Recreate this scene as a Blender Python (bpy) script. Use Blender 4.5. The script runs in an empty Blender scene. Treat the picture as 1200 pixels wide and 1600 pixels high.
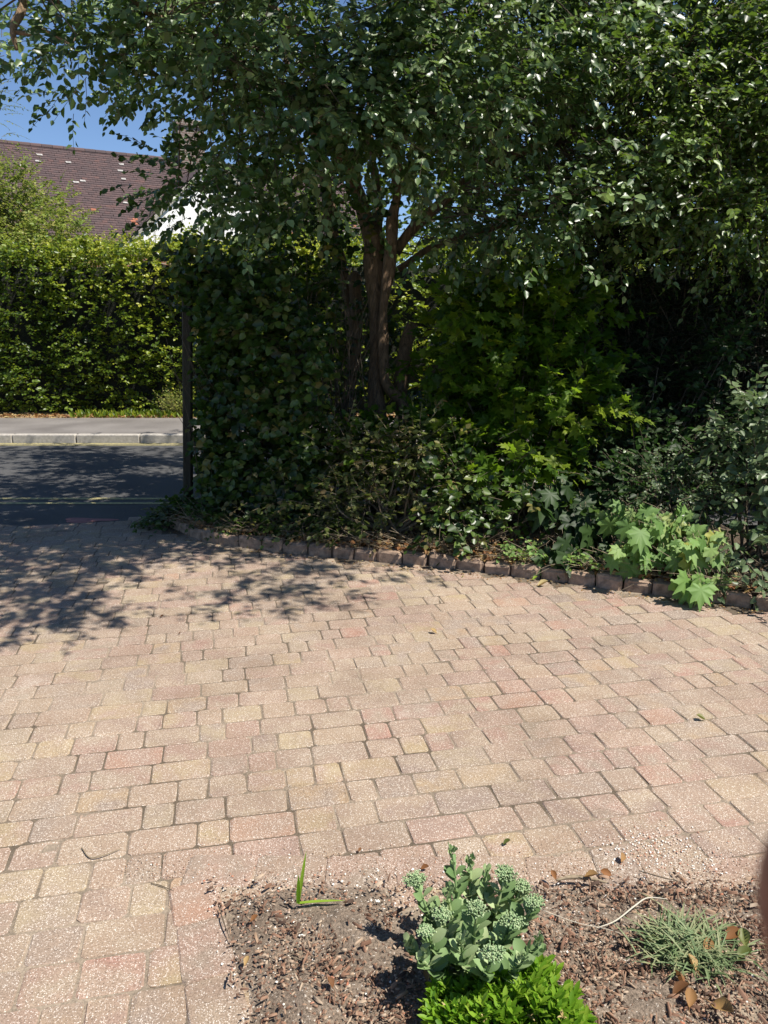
import bpy, math, random
import numpy as np
from mathutils import Vector, noise as mnoise

# ------------------------------------------------------------------ camera, sky, sun, exposure
scene = bpy.context.scene
EYE = 1.62; PITCH = math.radians(13.6); F = 1200.0; CT = math.cos(PITCH); ST = math.sin(PITCH)
cam_d = bpy.data.cameras.new('camera'); cam = bpy.data.objects.new('camera', cam_d)
scene.collection.objects.link(cam); scene.camera = cam
cam.location = (0, 0, EYE); cam.rotation_euler = (math.radians(90) - PITCH, 0, 0)
cam_d.sensor_fit = 'VERTICAL'; cam_d.sensor_height = 34.6; cam_d.lens = 34.6 * F / 1600
cam_d.clip_start = 0.008; cam_d.clip_end = 2000
cam_d.dof.use_dof = True; cam_d.dof.focus_distance = 4.0; cam_d.dof.aperture_fstop = 30
scene.render.resolution_x = 768; scene.render.resolution_y = 1024

SH = (-0.55, 0.25)                      # ground shift of a shadow per metre of height
SUN_EL = math.atan(1 / math.hypot(*SH)); SUN_AZ = math.atan2(-SH[0], -SH[1])   # azimuth clockwise from +Y
w = bpy.data.worlds.new('World'); scene.world = w; w.use_nodes = True
nt = w.node_tree
sky = nt.nodes.new('ShaderNodeTexSky'); sky.sky_type = 'NISHITA'; sky.sun_disc = False
sky.sun_elevation = SUN_EL; sky.sun_rotation = SUN_AZ; sky.altitude = 2500
sky.air_density = 1.0; sky.dust_density = 0.1; sky.ozone_density = 4.0
nt.links.new(sky.outputs[0], nt.nodes['Background'].inputs[0])
nt.nodes['Background'].inputs[1].default_value = 0.09
sl = bpy.data.lights.new('sun', 'SUN'); sun = bpy.data.objects.new('sun', sl); scene.collection.objects.link(sun)
sl.energy = 5.0; sl.angle = math.radians(0.53); sl.color = (1.0, 0.95, 0.86)
sun.rotation_euler = Vector((SH[0], SH[1], -1)).to_track_quat('-Z', 'Y').to_euler()
vs = scene.view_settings
vs.view_transform = 'Standard'; vs.look = 'None'; vs.gamma = 1; vs.exposure = 0.74; vs.use_curve_mapping = False
scene.cycles.max_bounces = 8; scene.cycles.transmission_bounces = 5; scene.cycles.diffuse_bounces = 4

# ------------------------------------------------------------------ helpers
rng = np.random.default_rng(7); random.seed(7)
COL = scene.collection
def at(px, py, zc):                       # a world point seen at a photo pixel, zc metres along the view axis
    xc = (px - 600) / F; yc = (800 - py) / F
    return np.array((xc * zc, (CT + yc * ST) * zc, EYE + (-ST + yc * CT) * zc))
def gp(px, py):                           # ground point seen at a photo pixel
    yc = (800 - py) / F; t = EYE / (ST - yc * CT)
    return np.array(((px - 600) / F * t, (CT + yc * ST) * t, 0.0))
def tag(o, label=None, cat=None, group=None, kind=None):
    if label: o['label'] = label
    if cat: o['category'] = cat
    if group: o['group'] = group
    if kind: o['kind'] = kind
    return o
def thing(name, label, cat, loc=(0, 0, 0), group=None):
    o = bpy.data.objects.new(name, None); COL.objects.link(o); o.location = loc
    o.empty_display_size = 0.1
    return tag(o, label, cat, group)
def link(name, me, parent=None):
    o = bpy.data.objects.new(name, me); COL.objects.link(o)
    if parent:
        o.parent = parent; o.matrix_parent_inverse.identity()
        l = Vector(parent.location); p = parent.parent
        while p: l += p.location; p = p.parent
        me_off(me, -l)
    return o
def me_off(me, v):                        # part meshes are written in world space; move them into their thing's frame
    n = len(me.vertices)
    if n == 0 or me.get('_off'): return
    a = np.empty(n * 3, np.float32); me.vertices.foreach_get('co', a)
    a = a.reshape(-1, 3) + np.array(v, np.float32); me.vertices.foreach_set('co', a.ravel()); me.update()

class MB:
    def __init__(s): s.v = []; s.f = []; s.m = []; s.c = []; s.n = 0
    def add(s, V, Fc, mat=0, var=None):
        V = np.asarray(V, float).reshape(-1, 3); s.v.append(V)
        for f in Fc: s.f.append(tuple(i + s.n for i in f)); s.m.append(mat)
        s.c.append(np.full(len(V), random.random() if var is None else var)); s.n += len(V)
    def box(s, c, size, rz=0.0, mat=0, bev=0.0, var=None, tilt=(0, 0), jit=0.0, cc=None):
        x, y, z = [q / 2 for q in size]; b = min(bev, x * .9, y * .9, z * .9)
        if b <= 0:
            V = [(i * x, j * y, k * z) for k in (-1, 1) for j in (-1, 1) for i in (-1, 1)]
            Fc = [(0, 2, 3, 1), (4, 5, 7, 6), (0, 1, 5, 4), (2, 6, 7, 3), (0, 4, 6, 2), (1, 3, 7, 5)]
        else:
            V = []; 
            def ring(ix, iy, z_, cb):
                return [(-ix + cb, -iy, z_), (ix - cb, -iy, z_), (ix, -iy + cb, z_), (ix, iy - cb, z_), (ix - cb, iy, z_), (-ix + cb, iy, z_), (-ix, iy - cb, z_), (-ix, -iy + cb, z_)]
            q_ = b if cc is None else cc
            V += ring(x - b, y - b, -z, b * .5) + ring(x, y, -z + b, q_) + ring(x, y, z - b, q_) + ring(x - b * .35, y - b * .35, z - b * .35, q_) + ring(x - b, y - b, z, q_)
            Fc = [tuple(range(7, -1, -1)), tuple(range(32, 40))]
            for r in range(4):
                for i in range(8):
                    Fc.append((r * 8 + i, r * 8 + (i + 1) % 8, r * 8 + 8 + (i + 1) % 8, r * 8 + 8 + i))
        V = np.array(V)
        if jit: V += rng.normal(0, jit, V.shape)
        V[:, 2] += V[:, 0] * tilt[0] + V[:, 1] * tilt[1]
        ca, sa = math.cos(rz), math.sin(rz)
        V = np.stack([V[:, 0] * ca - V[:, 1] * sa, V[:, 0] * sa + V[:, 1] * ca, V[:, 2]], 1) + np.array(c)
        s.add(V, Fc, mat, var)
    def tube(s, pts, rad, seg=8, mat=0, bump=0.0, sub=4, var=None, flat=1.0):
        P = smooth(np.asarray(pts, float), sub); n = len(P)
        R = np.interp(np.linspace(0, 1, n), np.linspace(0, 1, len(rad)), rad)
        T = np.gradient(P, axis=0); T /= np.linalg.norm(T, axis=1)[:, None] + 1e-9
        ref = np.array((0.31, 0.2, 1.0)) if abs(T[0][2]) < .8 else np.array((1.0, .3, 0.1))
        V = []
        for i in range(n):
            a = np.cross(T[i], ref); a /= np.linalg.norm(a); b = np.cross(T[i], a)
            for k in range(seg):
                th = 2 * math.pi * k / seg
                r = R[i]
                if bump: r *= 1 + bump * mnoise.noise(Vector((math.cos(th) * 1.5 + P[i][0] * 3, math.sin(th) * 1.5, P[i][2] * 4)))
                V.append(P[i] + r * (math.cos(th) * a + math.sin(th) * b * flat))
        Fc = [(i * seg + k, i * seg + (k + 1) % seg, (i + 1) * seg + (k + 1) % seg, (i + 1) * seg + k) for i in range(n - 1) for k in range(seg)]
        Fc += [tuple(range(seg - 1, -1, -1)), tuple((n - 1) * seg + k for k in range(seg))]
        s.add(V, Fc, mat, var)
    def build(s, name, mats, parent=None, sm=False):
        me = bpy.data.meshes.new(name); V = np.concatenate(s.v)
        me.from_pydata(V.tolist(), [], s.f)
        for m in (mats if isinstance(mats, (list, tuple)) else [mats]): me.materials.append(m)
        me.polygons.foreach_set('material_index', s.m)
        if sm: me.polygons.foreach_set('use_smooth', [True] * len(s.f))
        a = me.attributes.new('var', 'FLOAT', 'POINT'); a.data.foreach_set('value', np.concatenate(s.c).astype(np.float32))
        me.update(); return link(name, me, parent)
def smooth(P, sub):
    if len(P) < 3 or sub < 2: return P
    Q = np.vstack([2 * P[0] - P[1], P, 2 * P[-1] - P[-2]]); out = []
    for i in range(1, len(Q) - 2):
        for k in range(sub):
            t = k / sub; p0, p1, p2, p3 = Q[i - 1], Q[i], Q[i + 1], Q[i + 2]
            out.append(.5 * ((2 * p1) + (-p0 + p2) * t + (2 * p0 - 5 * p1 + 4 * p2 - p3) * t * t + (-p0 + 3 * p1 - 3 * p2 + p3) * t ** 3))
    out.append(P[-1]); return np.array(out)
def nrm(a): return a / (np.linalg.norm(a, axis=-1, keepdims=True) + 1e-9)

# leaf templates: x = width, y = length, z = normal
def t_oval(wd=.3):
    V = np.array([(0, 0, 0), (wd, .33, .10 * wd * 3), (wd * .78, .68, .04), (0, 1, -.10), (-wd * .78, .68, .04), (-wd, .33, .10 * wd * 3)])
    return V, [(0, 1, 2, 3), (0, 3, 4, 5)]
def t_grid(prof, rows=6, curl=.15, fold=.12, cup=0.0):
    V = []; Fc = []
    for i in range(rows + 1):
        t = i / rows; wd = np.interp(t, [p[0] for p in prof], [p[1] for p in prof])
        z = -curl * t * t
        V += [(-wd, t, z + fold * wd * 2 + cup * math.sin(t * 3.14)), (0, t, z), (wd, t, z + fold * wd * 2 + cup * math.sin(t * 3.14))]
    for i in range(rows):
        a = i * 3; Fc += [(a, a + 1, a + 4, a + 3), (a + 1, a + 2, a + 5, a + 4)]
    return np.array(V), Fc
def t_lobed(k=.5):                        # palmate five-lobed leaf
    pol = [(-90, .10), (-60, .36), (-38, .42), (-28, .36), (-8, .50), (6, .62), (14, .50), (24, .46), (36, .40), (48, .60), (56, .78), (64, .60), (74, .52), (82, .66), (90, .95)]
    R = [(math.cos(math.radians(a)) * r, math.sin(math.radians(a)) * r) for a, r in pol]
    out = R + [(-x, y) for x, y in R[::-1][1:-1]]
    V = [(0, .36, 0.03)] + [(x, y + .36, -.10 * (x * x + y * y) * 1.6 + .05 * math.sin(7 * math.atan2(y, x))) for x, y in out]
    n = len(out); Fc = [(0, 1 + i, 1 + (i + 1) % n) for i in range(n)]
    return np.array(V), Fc
T_OV = t_oval(.30); T_WOV = t_oval(.34); T_NAR = t_oval(.17); T_RND = t_oval(.38)
T_FINE = t_grid([(0, .03), (.15, .17), (.4, .30), (.65, .25), (.85, .12), (1, .0)], 6, .18, .15)
T_LOBE = t_lobed()

class Leaves:
    def __init__(s): s.V = []; s.loops = []; s.ls = []; s.mi = []; s.var = []; s.nv = 0; s.nl = 0
    def add(s, T, p, d, n, size, var=None, mat=0, wid=None):
        TV, TF = T; N = len(p)
        if N == 0: return
        d = nrm(d); sd = nrm(np.cross(d, n)); n2 = np.cross(sd, d)
        size = np.broadcast_to(size, (N,)); wid = size if wid is None else np.broadcast_to(wid, (N,))
        V = p[:, None, :] + TV[None, :, 0, None] * (sd * wid[:, None])[:, None, :] + TV[None, :, 1, None] * (d * size[:, None])[:, None, :] + TV[None, :, 2, None] * (n2 * size[:, None])[:, None, :]
        k = len(TV); s.V.append(V.reshape(-1, 3))
        if var is None: var = rng.random(N)
        s.var.append(np.repeat(var, k))
        fl = np.concatenate([np.array(f) for f in TF]); cnt = np.array([len(f) for f in TF])
        s.loops.append((fl[None, :] + (np.arange(N) * k)[:, None]).ravel() + s.nv)
        st = np.concatenate([[0], np.cumsum(cnt)[:-1]])
        s.ls.append((st[None, :] + (np.arange(N) * len(fl))[:, None]).ravel() + s.nl)
        s.mi.append(np.full(N * len(TF), mat)); s.nv += N * k; s.nl += N * len(fl)
    def strips(s, P, r0, r1, mat=1, var=.5):     # P: (N,K,3) thin three-sided twigs
        N, K, _ = P.shape
        if N == 0: return
        T = nrm(np.gradient(P, axis=1)); up = np.broadcast_to(np.array((.3, .5, .8)), T.shape)
        a = nrm(np.cross(T, up)); b = np.cross(T, a)
        R = np.linspace(1, 0, K)[None, :, None] * (np.broadcast_to(r0, (N,)) - np.broadcast_to(r1, (N,)))[:, None, None] + np.broadcast_to(r1, (N,))[:, None, None]
        V = np.stack([P + R * (math.cos(t) * a + math.sin(t) * b) for t in (0, 2.094, 4.189)], 2)   # N,K,3,3
        s.V.append(V.reshape(-1, 3)); s.var.append(np.full(N * K * 3, var))
        fs = []
        for i in range(K - 1):
            for k in range(3): fs += [i * 3 + k, i * 3 + (k + 1) % 3, i * 3 + 3 + (k + 1) % 3, i * 3 + 3 + k]
        fs = np.array(fs); nf = (K - 1) * 3
        s.loops.append((fs[None, :] + (np.arange(N) * K * 3)[:, None]).ravel() + s.nv)
        s.ls.append(np.arange(N * nf) * 4 + s.nl); s.mi.append(np.full(N * nf, mat)); s.nv += N * K * 3; s.nl += N * nf * 4
    def build(s, name, mats, parent=None):
        me = bpy.data.meshes.new(name); V = np.concatenate(s.V).astype(np.float32)
        lp = np.concatenate(s.loops).astype(np.int32); ls = np.concatenate(s.ls).astype(np.int32)
        me.vertices.add(len(V)); me.vertices.foreach_set('co', V.ravel())
        me.loops.add(len(lp)); me.loops.foreach_set('vertex_index', lp)
        me.polygons.add(len(ls)); me.polygons.foreach_set('loop_start', ls)
        for m in mats: me.materials.append(m)
        me.polygons.foreach_set('material_index', np.concatenate(s.mi).astype(np.int32))
        a = me.attributes.new('var', 'FLOAT', 'POINT'); a.data.foreach_set('value', np.concatenate(s.var).astype(np.float32))
        me.update(calc_edges=True); me.validate(); return link(name, me, parent)

def twigs(L, P, D, length, nl, size, T=T_OV, droop=.15, up=1.0, out=None, hang=.25, tw=.0025, tone=0.0, toned=.25, spread=.9):
    N = len(P)
    if N == 0: return
    D = nrm(D); ln = length * rng.uniform(.65, 1.25, N)
    K = 4; ts = np.linspace(0, 1, K)
    side0 = nrm(np.cross(D, np.array((0, 0, 1.)) + rng.normal(0, .2, (N, 3))))
    bend = side0 * rng.normal(0, .12, (N, 1))
    def pos(t): return P + ln[:, None] * (D * t + (bend + np.array((0, 0, -droop))) * t * t)
    L.strips(np.stack([pos(t) for t in ts], 1), tw, tw * .4)
    base = np.clip(.5 + tone + rng.normal(0, toned, N), 0, 1)
    for k in range(nl):
        t = (k + .6) / nl; p = pos(min(t, 1.0)); sg = 1 if k % 2 else -1
        d = D * .55 + side0 * sg * spread + np.array((0, 0, -hang)) + rng.normal(0, .28, (N, 3))
        if k == nl - 1: d = D + np.array((0, 0, -hang - droop)) + rng.normal(0, .2, (N, 3))
        n = np.array((0, 0, up)) + rng.normal(0, .55, (N, 3))
        if out is not None: n = n + out
        sz = size * rng.uniform(.65, 1.15, N) * (0.75 + .35 * math.sin(3.1 * min(t + .15, 1)))
        L.add(T, p + rng.normal(0, .006, (N, 3)), d, n, sz, np.clip(base + rng.normal(0, .12, N), 0, 1))

# ------------------------------------------------------------------ materials
def mat(name):
    m = bpy.data.materials.new(name); m.use_nodes = True; t = m.node_tree
    return m, t, t.nodes['Principled BSDF']
def N_(t, ty, **kw):
    n = t.nodes.new(ty)
    for k, v in kw.items():
        if k in n.inputs: n.inputs[k].default_value = v
        else: setattr(n, k, v)
    return n
def ramp(t, fac, stops, interp='LINEAR'):
    r = t.nodes.new('ShaderNodeValToRGB'); r.color_ramp.interpolation = interp; e = r.color_ramp.elements
    while len(e) < len(stops): e.new(.5)
    for i, (p, c) in enumerate(stops): e[i].position = p; e[i].color = (*c, 1)
    t.links.new(fac, r.inputs[0]); return r.outputs[0]
def tex(t, ty, scale, coord=None, **kw):
    n = N_(t, ty, **kw); n.inputs['Scale'].default_value = scale
    if coord is not None: t.links.new(coord, n.inputs['Vector'])
    return n
def geo(t): return t.nodes.new('ShaderNodeNewGeometry').outputs['Position']
def attr(t, nme='var'):
    a = t.nodes.new('ShaderNodeAttribute'); a.attribute_name = nme; return a.outputs['Fac']
def mix(t, fac, a, b, bt='MIX'):
    n = t.nodes.new('ShaderNodeMix'); n.data_type = 'RGBA'; n.blend_type = bt
    for s, v in ((n.inputs[0], fac), (n.inputs[6], a), (n.inputs[7], b)):
        if hasattr(v, 'links'): t.links.new(v, s)
        elif isinstance(v, (int, float)): s.default_value = v
        else: s.default_value = (*v, 1)
    return n.outputs[2]
def math_(t, op, a, b=0.0):
    n = t.nodes.new('ShaderNodeMath'); n.operation = op
    for s, v in ((n.inputs[0], a), (n.inputs[1], b)):
        if hasattr(v, 'links'): t.links.new(v, s)
        else: s.default_value = v
    return n.outputs[0]
def bump(t, bsdf, h, strength=.4, dist=.01):
    b = N_(t, 'ShaderNodeBump'); b.inputs['Strength'].default_value = strength; b.inputs['Distance'].default_value = dist
    t.links.new(h, b.inputs['Height']); t.links.new(b.outputs[0], bsdf.inputs['Normal'])

def leaf_mat(name, stops, rough=.42, trans=.35, tcol=(.22, .38, .03), spec=.5):
    m, t, b = mat(name)
    c = ramp(t, attr(t), stops)
    nz = tex(t, 'ShaderNodeTexNoise', 35, geo(t), Detail=2.0)
    c = mix(t, math_(t, 'MULTIPLY', nz.outputs[0], .45), c, mix(t, 1.0, c, (.55, .6, .4), 'MULTIPLY'))
    t.links.new(c, b.inputs['Base Color']); b.inputs['Roughness'].default_value = rough
    b.inputs['Specular IOR Level'].default_value = spec
    tr = t.nodes.new('ShaderNodeBsdfTranslucent')
    t.links.new(mix(t, .45, c, tcol), tr.inputs[0])
    ms = t.nodes.new('ShaderNodeMixShader'); ms.inputs[0].default_value = trans
    t.links.new(b.outputs[0], ms.inputs[1]); t.links.new(tr.outputs[0], ms.inputs[2])
    t.links.new(ms.outputs[0], t.nodes['Material Output'].inputs[0]); return m
def plain(name, col, rough=.8, nscale=20, var=.35, bstr=.3, bdist=.004):
    m, t, b = mat(name); p = geo(t)
    n1 = tex(t, 'ShaderNodeTexNoise', nscale, p, Detail=6.0, Roughness=.65)
    dark = tuple(q * (1 - var) for q in col); light = tuple(min(1, q * (1 + var)) for q in col)
    t.links.new(ramp(t, n1.outputs[0], [(.3, dark), (.7, light)]), b.inputs['Base Color'])
    b.inputs['Roughness'].default_value = rough; bump(t, b, n1.outputs[0], bstr, bdist); return m

M = {}
M['leaf_tree'] = leaf_mat('leaf_tree', [(0, (.020, .042, .009)), (.45, (.065, .12, .034)), (1, (.28, .37, .17))], .38, .30, (.24, .40, .03), .55)
M['leaf_tree2'] = leaf_mat('leaf_tree_right', [(0, (.020, .040, .006)), (.45, (.065, .115, .018)), (1, (.25, .34, .07))], .38, .36, (.30, .46, .04), .55)
M['leaf_ivy'] = leaf_mat('leaf_ivy', [(0, (.012, .028, .005)), (.5, (.04, .08, .012)), (.85, (.11, .17, .035)), (1, (.17, .15, .04))], .4, .3, (.14, .28, .01), .5)
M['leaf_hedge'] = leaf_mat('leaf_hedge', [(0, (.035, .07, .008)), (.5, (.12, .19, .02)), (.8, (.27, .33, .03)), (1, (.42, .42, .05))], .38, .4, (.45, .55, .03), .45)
M['leaf_lime'] = leaf_mat('leaf_lime', [(0, (.035, .085, .007)), (.5, (.095, .175, .012)), (1, (.24, .31, .025))], .5, .5, (.3, .5, .02), .3)
M['leaf_privet'] = leaf_mat('leaf_privet', [(0, (.05, .06, .015)), (.5, (.10, .13, .03)), (.8, (.19, .20, .06)), (1, (.24, .17, .08))], .5, .3, (.22, .28, .04), .35)
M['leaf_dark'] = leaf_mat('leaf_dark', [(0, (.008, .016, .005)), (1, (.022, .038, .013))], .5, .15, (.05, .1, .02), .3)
M['leaf_vine'] = leaf_mat('leaf_vine', [(0, (.12, .22, .06)), (.5, (.21, .35, .10)), (.9, (.32, .42, .15)), (1, (.42, .38, .08))], .55, .4, (.4, .55, .08), .3)
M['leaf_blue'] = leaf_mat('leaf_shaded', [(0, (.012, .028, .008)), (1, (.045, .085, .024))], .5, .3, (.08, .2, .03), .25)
M['leaf_pale'] = leaf_mat('leaf_pale', [(0, (.06, .10, .04)), (1, (.17, .23, .11))], .42, .3, (.25, .36, .1), .5)
M['leaf_birch'] = leaf_mat('leaf_birch', [(0, (.12, .19, .03)), (.6, (.24, .31, .06)), (1, (.42, .38, .12))], .5, .4, (.45, .5, .08), .3)
M['leaf_sedum'] = leaf_mat('leaf_sedum', [(0, (.12, .20, .075)), (.5, (.22, .32, .14)), (1, (.38, .45, .24))], .6, .15, (.35, .5, .12), .25)
M['sedum_bud'] = leaf_mat('sedum_bud', [(0, (.20, .32, .15)), (1, (.48, .56, .33))], .7, .15, (.3, .45, .15), .2)
M['leaf_mound'] = leaf_mat('leaf_mound', [(0, (.07, .17, .012)), (.5, (.17, .33, .02)), (1, (.34, .46, .06))], .5, .4, (.4, .62, .04), .3)
M['leaf_grassy'] = leaf_mat('leaf_tuft', [(0, (.07, .11, .04)), (.5, (.19, .26, .13)), (1, (.32, .32, .18))], .6, .25, (.3, .4, .1), .25)
M['dry'] = leaf_mat('dry_leaf', [(0, (.10, .045, .02)), (.35, (.24, .10, .035)), (.7, (.36, .22, .09)), (1, (.5, .4, .2))], .7, .2, (.5, .25, .08), .3)
def bark(name, c0, c1, sc=1.0):
    m, t, b = mat(name); tc = geo(t)
    mp = N_(t, 'ShaderNodeMapping'); mp.inputs['Scale'].default_value = (14 * sc, 14 * sc, 3 * sc); t.links.new(tc, mp.inputs[0])
    n = tex(t, 'ShaderNodeTexNoise', 3, mp.outputs[0], Detail=8.0, Roughness=.7, Distortion=.6)
    n2 = tex(t, 'ShaderNodeTexNoise', 3, tc, Detail=3.0)
    c = ramp(t, n.outputs[0], [(.3, c0), (.65, c1)])
    c = mix(t, math_(t, 'MULTIPLY', n2.outputs[0], .5), c, (.08, .085, .035))
    t.links.new(c, b.inputs['Base Color']); b.inputs['Roughness'].default_value = .9
    bump(t, b, n.outputs[0], 1.0, .03); return m
M['bark'] = bark('bark', (.08, .045, .028), (.42, .26, .16))
M['bark_grey'] = bark('bark_grey', (.10, .085, .06), (.28, .24, .18))
M['twig'] = plain('twig', (.10, .075, .05), .8, 40)
M['twig_dry'] = plain('twig_dry', (.22, .17, .11), .8, 60)
M['timber'] = bark('weathered_timber', (.012, .010, .010), (.05, .04, .035), .7)
M['core'] = plain('hedge_shade_core', (.012, .014, .008), .95, 12, .6, .8, .05)  # near-black filler colour; the shade inside the hedges is painted in

# paving: block colours come from the blocks' own 'var' value
m, t, b = mat('paving_block'); P_ = geo(t); v = attr(t)
blk = ramp(t, v, [(0, (.29, .235, .195)), (.16, (.37, .235, .185)), (.3, (.40, .31, .21)), (.5, (.34, .25, .195)), (.66, (.45, .36, .20)), (.8, (.42, .225, .175)), (.92, (.33, .275, .21)), (1.0, (.47, .39, .24))])
v2 = math_(t, 'FRACT', math_(t, 'MULTIPLY', v, 7.31))
blk2 = ramp(t, v2, [(0, (.32, .26, .21)), (.35, (.42, .335, .23)), (.65, (.40, .27, .21)), (1, (.44, .36, .25))])
nb = tex(t, 'ShaderNodeTexNoise', 9, P_, Detail=3.0)
c = mix(t, .22, mix(t, ramp(t, nb.outputs[0], [(.38, (0, 0, 0)), (.62, (1, 1, 1))]), blk, blk2), (.385, .30, .225))
big = tex(t, 'ShaderNodeTexNoise', 1.1, P_, Detail=3.0)
c = mix(t, ramp(t, big.outputs[0], [(.35, (.0, .0, .0)), (.7, (.35, .35, .35))]), c, (.38, .31, .235))
gr = tex(t, 'ShaderNodeTexNoise', 220, P_, Detail=2.0, Roughness=.8)
c = mix(t, .85, c, ramp(t, gr.outputs[0], [(.32, (.40, .38, .36)), (.5, (.9, .9, .9)), (.72, (1.12, 1.12, 1.12))]), 'MULTIPLY')
vo = tex(t, 'ShaderNodeTexVoronoi', 230, P_); wn = tex(t, 'ShaderNodeTexNoise', 110, P_, Detail=1.0)
sp = math_(t, 'MULTIPLY', math_(t, 'LESS_THAN', vo.outputs['Distance'], .34), math_(t, 'GREATER_THAN', math_(t, 'ADD', wn.outputs[0], math_(t, 'MULTIPLY', nb.outputs[0], .25)), .63))
c = mix(t, math_(t, 'MULTIPLY', sp, .9), c, (.74, .69, .60))
st2 = tex(t, 'ShaderNodeTexNoise', 1.3, P_, Detail=7.0, Roughness=.7)
c = mix(t, 1.0, c, ramp(t, st2.outputs[0], [(.34, (.65, .61, .61)), (.5, (.80, .765, .775)), (.68, (.90, .87, .875))]), 'MULTIPLY')
vd = tex(t, 'ShaderNodeTexVoronoi', 38, P_); spd = math_(t, 'LESS_THAN', vd.outputs['Distance'], .07)
c = mix(t, math_(t, 'MULTIPLY', spd, .7), c, (.10, .08, .06))
stn = tex(t, 'ShaderNodeTexNoise', 2.6, P_, Detail=5.0, Roughness=.7)
c = mix(t, ramp(t, stn.outputs[0], [(.62, (0, 0, 0)), (.8, (.35, .35, .35))]), c, (.58, .53, .47))
t.links.new(c, b.inputs['Base Color']); b.inputs['Roughness'].default_value = .85; b.inputs['Specular IOR Level'].default_value = .25
bump(t, b, math_(t, 'ADD', gr.outputs[0], math_(t, 'MULTIPLY', nb.outputs[0], .5)), .55, .003); M['paver'] = m
m, t, b = mat('joint_sand'); P_ = geo(t)
n1 = tex(t, 'ShaderNodeTexNoise', 2.0, P_, Detail=3.0); n2 = tex(t, 'ShaderNodeTexNoise', 180, P_, Detail=3.0)
c = mix(t, ramp(t, n1.outputs[0], [(.42, (0, 0, 0)), (.6, (1, 1, 1))]), (.12, .09, .06), (.34, .27, .20))
c = mix(t, .8, c, ramp(t, n2.outputs[0], [(.3, (.4, .4, .4)), (.7, (1, 1, 1))]), 'MULTIPLY')
t.links.new(c, b.inputs['Base Color']); b.inputs['Roughness'].default_value = .95; bump(t, b, n2.outputs[0], .6, .004); M['joint'] = m
m, t, b = mat('soil'); P_ = geo(t)
n1 = tex(t, 'ShaderNodeTexNoise', 7, P_, Detail=5.0); n2 = tex(t, 'ShaderNodeTexNoise', 120, P_, Detail=5.0, Roughness=.75)
vo = tex(t, 'ShaderNodeTexVoronoi', 95, P_)
c = ramp(t, n1.outputs[0], [(.3, (.17, .125, .09)), (.7, (.28, .215, .16))])
c = mix(t, .9, c, ramp(t, n2.outputs[0], [(.36, (.22, .20, .18)), (.5, (.8, .8, .8)), (.66, (1.35, 1.35, 1.35))]), 'MULTIPLY')
c = mix(t, math_(t, 'MULTIPLY', math_(t, 'LESS_THAN', vo.outputs['Distance'], .25), math_(t, 'GREATER_THAN', n2.outputs[0], .52)), c, (.55, .49, .42))
t.links.new(c, b.inputs['Base Color']); b.inputs['Roughness'].default_value = .95; bump(t, b, n2.outputs[0], .9, .008); M['soil'] = m
m, t, b = mat('leaf_litter_soil'); P_ = geo(t)
n2 = tex(t, 'ShaderNodeTexNoise', 45, P_, Detail=6.0, Roughness=.75)
t.links.new(ramp(t, n2.outputs[0], [(.3, (.03, .022, .015)), (.55, (.10, .07, .045)), (.75, (.24, .17, .11))]), b.inputs['Base Color'])
b.inputs['Roughness'].default_value = .95; bump(t, b, n2.outputs[0], 1, .02); M['litter'] = m
m, t, b = mat('asphalt'); P_ = geo(t)
n1 = tex(t, 'ShaderNodeTexNoise', 1.2, P_, Detail=4.0); n2 = tex(t, 'ShaderNodeTexNoise', 90, P_, Detail=4.0, Roughness=.8)
c = ramp(t, n1.outputs[0], [(.3, (.052, .051, .052)), (.7, (.085, .083, .082))])
c = mix(t, .8, c, ramp(t, n2.outputs[0], [(.35, (.5, .5, .5)), (.6, (1, 1, 1)), (.75, (2.2, 2.2, 2.2))]), 'MULTIPLY')
t.links.new(c, b.inputs['Base Color']); b.inputs['Roughness'].default_value = .75; bump(t, b, n2.outputs[0], .8, .008); M['asphalt'] = m
m, t, b = mat('footway_asphalt'); P_ = geo(t)
n1 = tex(t, 'ShaderNodeTexNoise', 1.5, P_, Detail=5.0); n2 = tex(t, 'ShaderNodeTexNoise', 110, P_, Detail=4.0, Roughness=.8)
c = ramp(t, n1.outputs[0], [(.3, (.14, .125, .115)), (.7, (.22, .20, .185))])
c = mix(t, .8, c, ramp(t, n2.outputs[0], [(.35, (.6, .6, .6)), (.65, (1, 1, 1))]), 'MULTIPLY')
t.links.new(c, b.inputs['Base Color']); b.inputs['Roughness'].default_value = .9; bump(t, b, n2.outputs[0], .6, .006); M['footway'] = m
M['concrete'] = plain('kerb_concrete', (.36, .33, .29), .9, 30, .25, .4, .004)
M['edging'] = plain('edging_block', (.27, .185, .13), .85, 22, .5, .8, .009)
m, t, b = mat('yellow_paint'); P_ = geo(t)
n1 = tex(t, 'ShaderNodeTexNoise', 40, P_, Detail=6.0, Roughness=.8)
t.links.new(ramp(t, n1.outputs[0], [(.40, (.08, .08, .075)), (.5, (.42, .36, .16))]), b.inputs['Base Color']); b.inputs['Roughness'].default_value = .7; M['yellow'] = m
M['red_paint'] = plain('faded_red_surfacing', (.30, .13, .12), .9, 12, .3)
M['verge'] = plain('verge_litter', (.28, .20, .12), .95, 30, .6, .9, .02)
M['ground'] = plain('ground', (.07, .08, .03), .95, 3, .5)
M['render'] = plain('white_render', (.86, .84, .82), .9, 6, .04, .1)
M['white'] = plain('white_paint', (.8, .8, .78), .5, 10, .03, .05)
M['lichen'] = plain('lichen', (.34, .32, .30), .9, 14, .5)
M['metal'] = plain('aerial_metal', (.18, .18, .19), .5, 30, .1)
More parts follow.
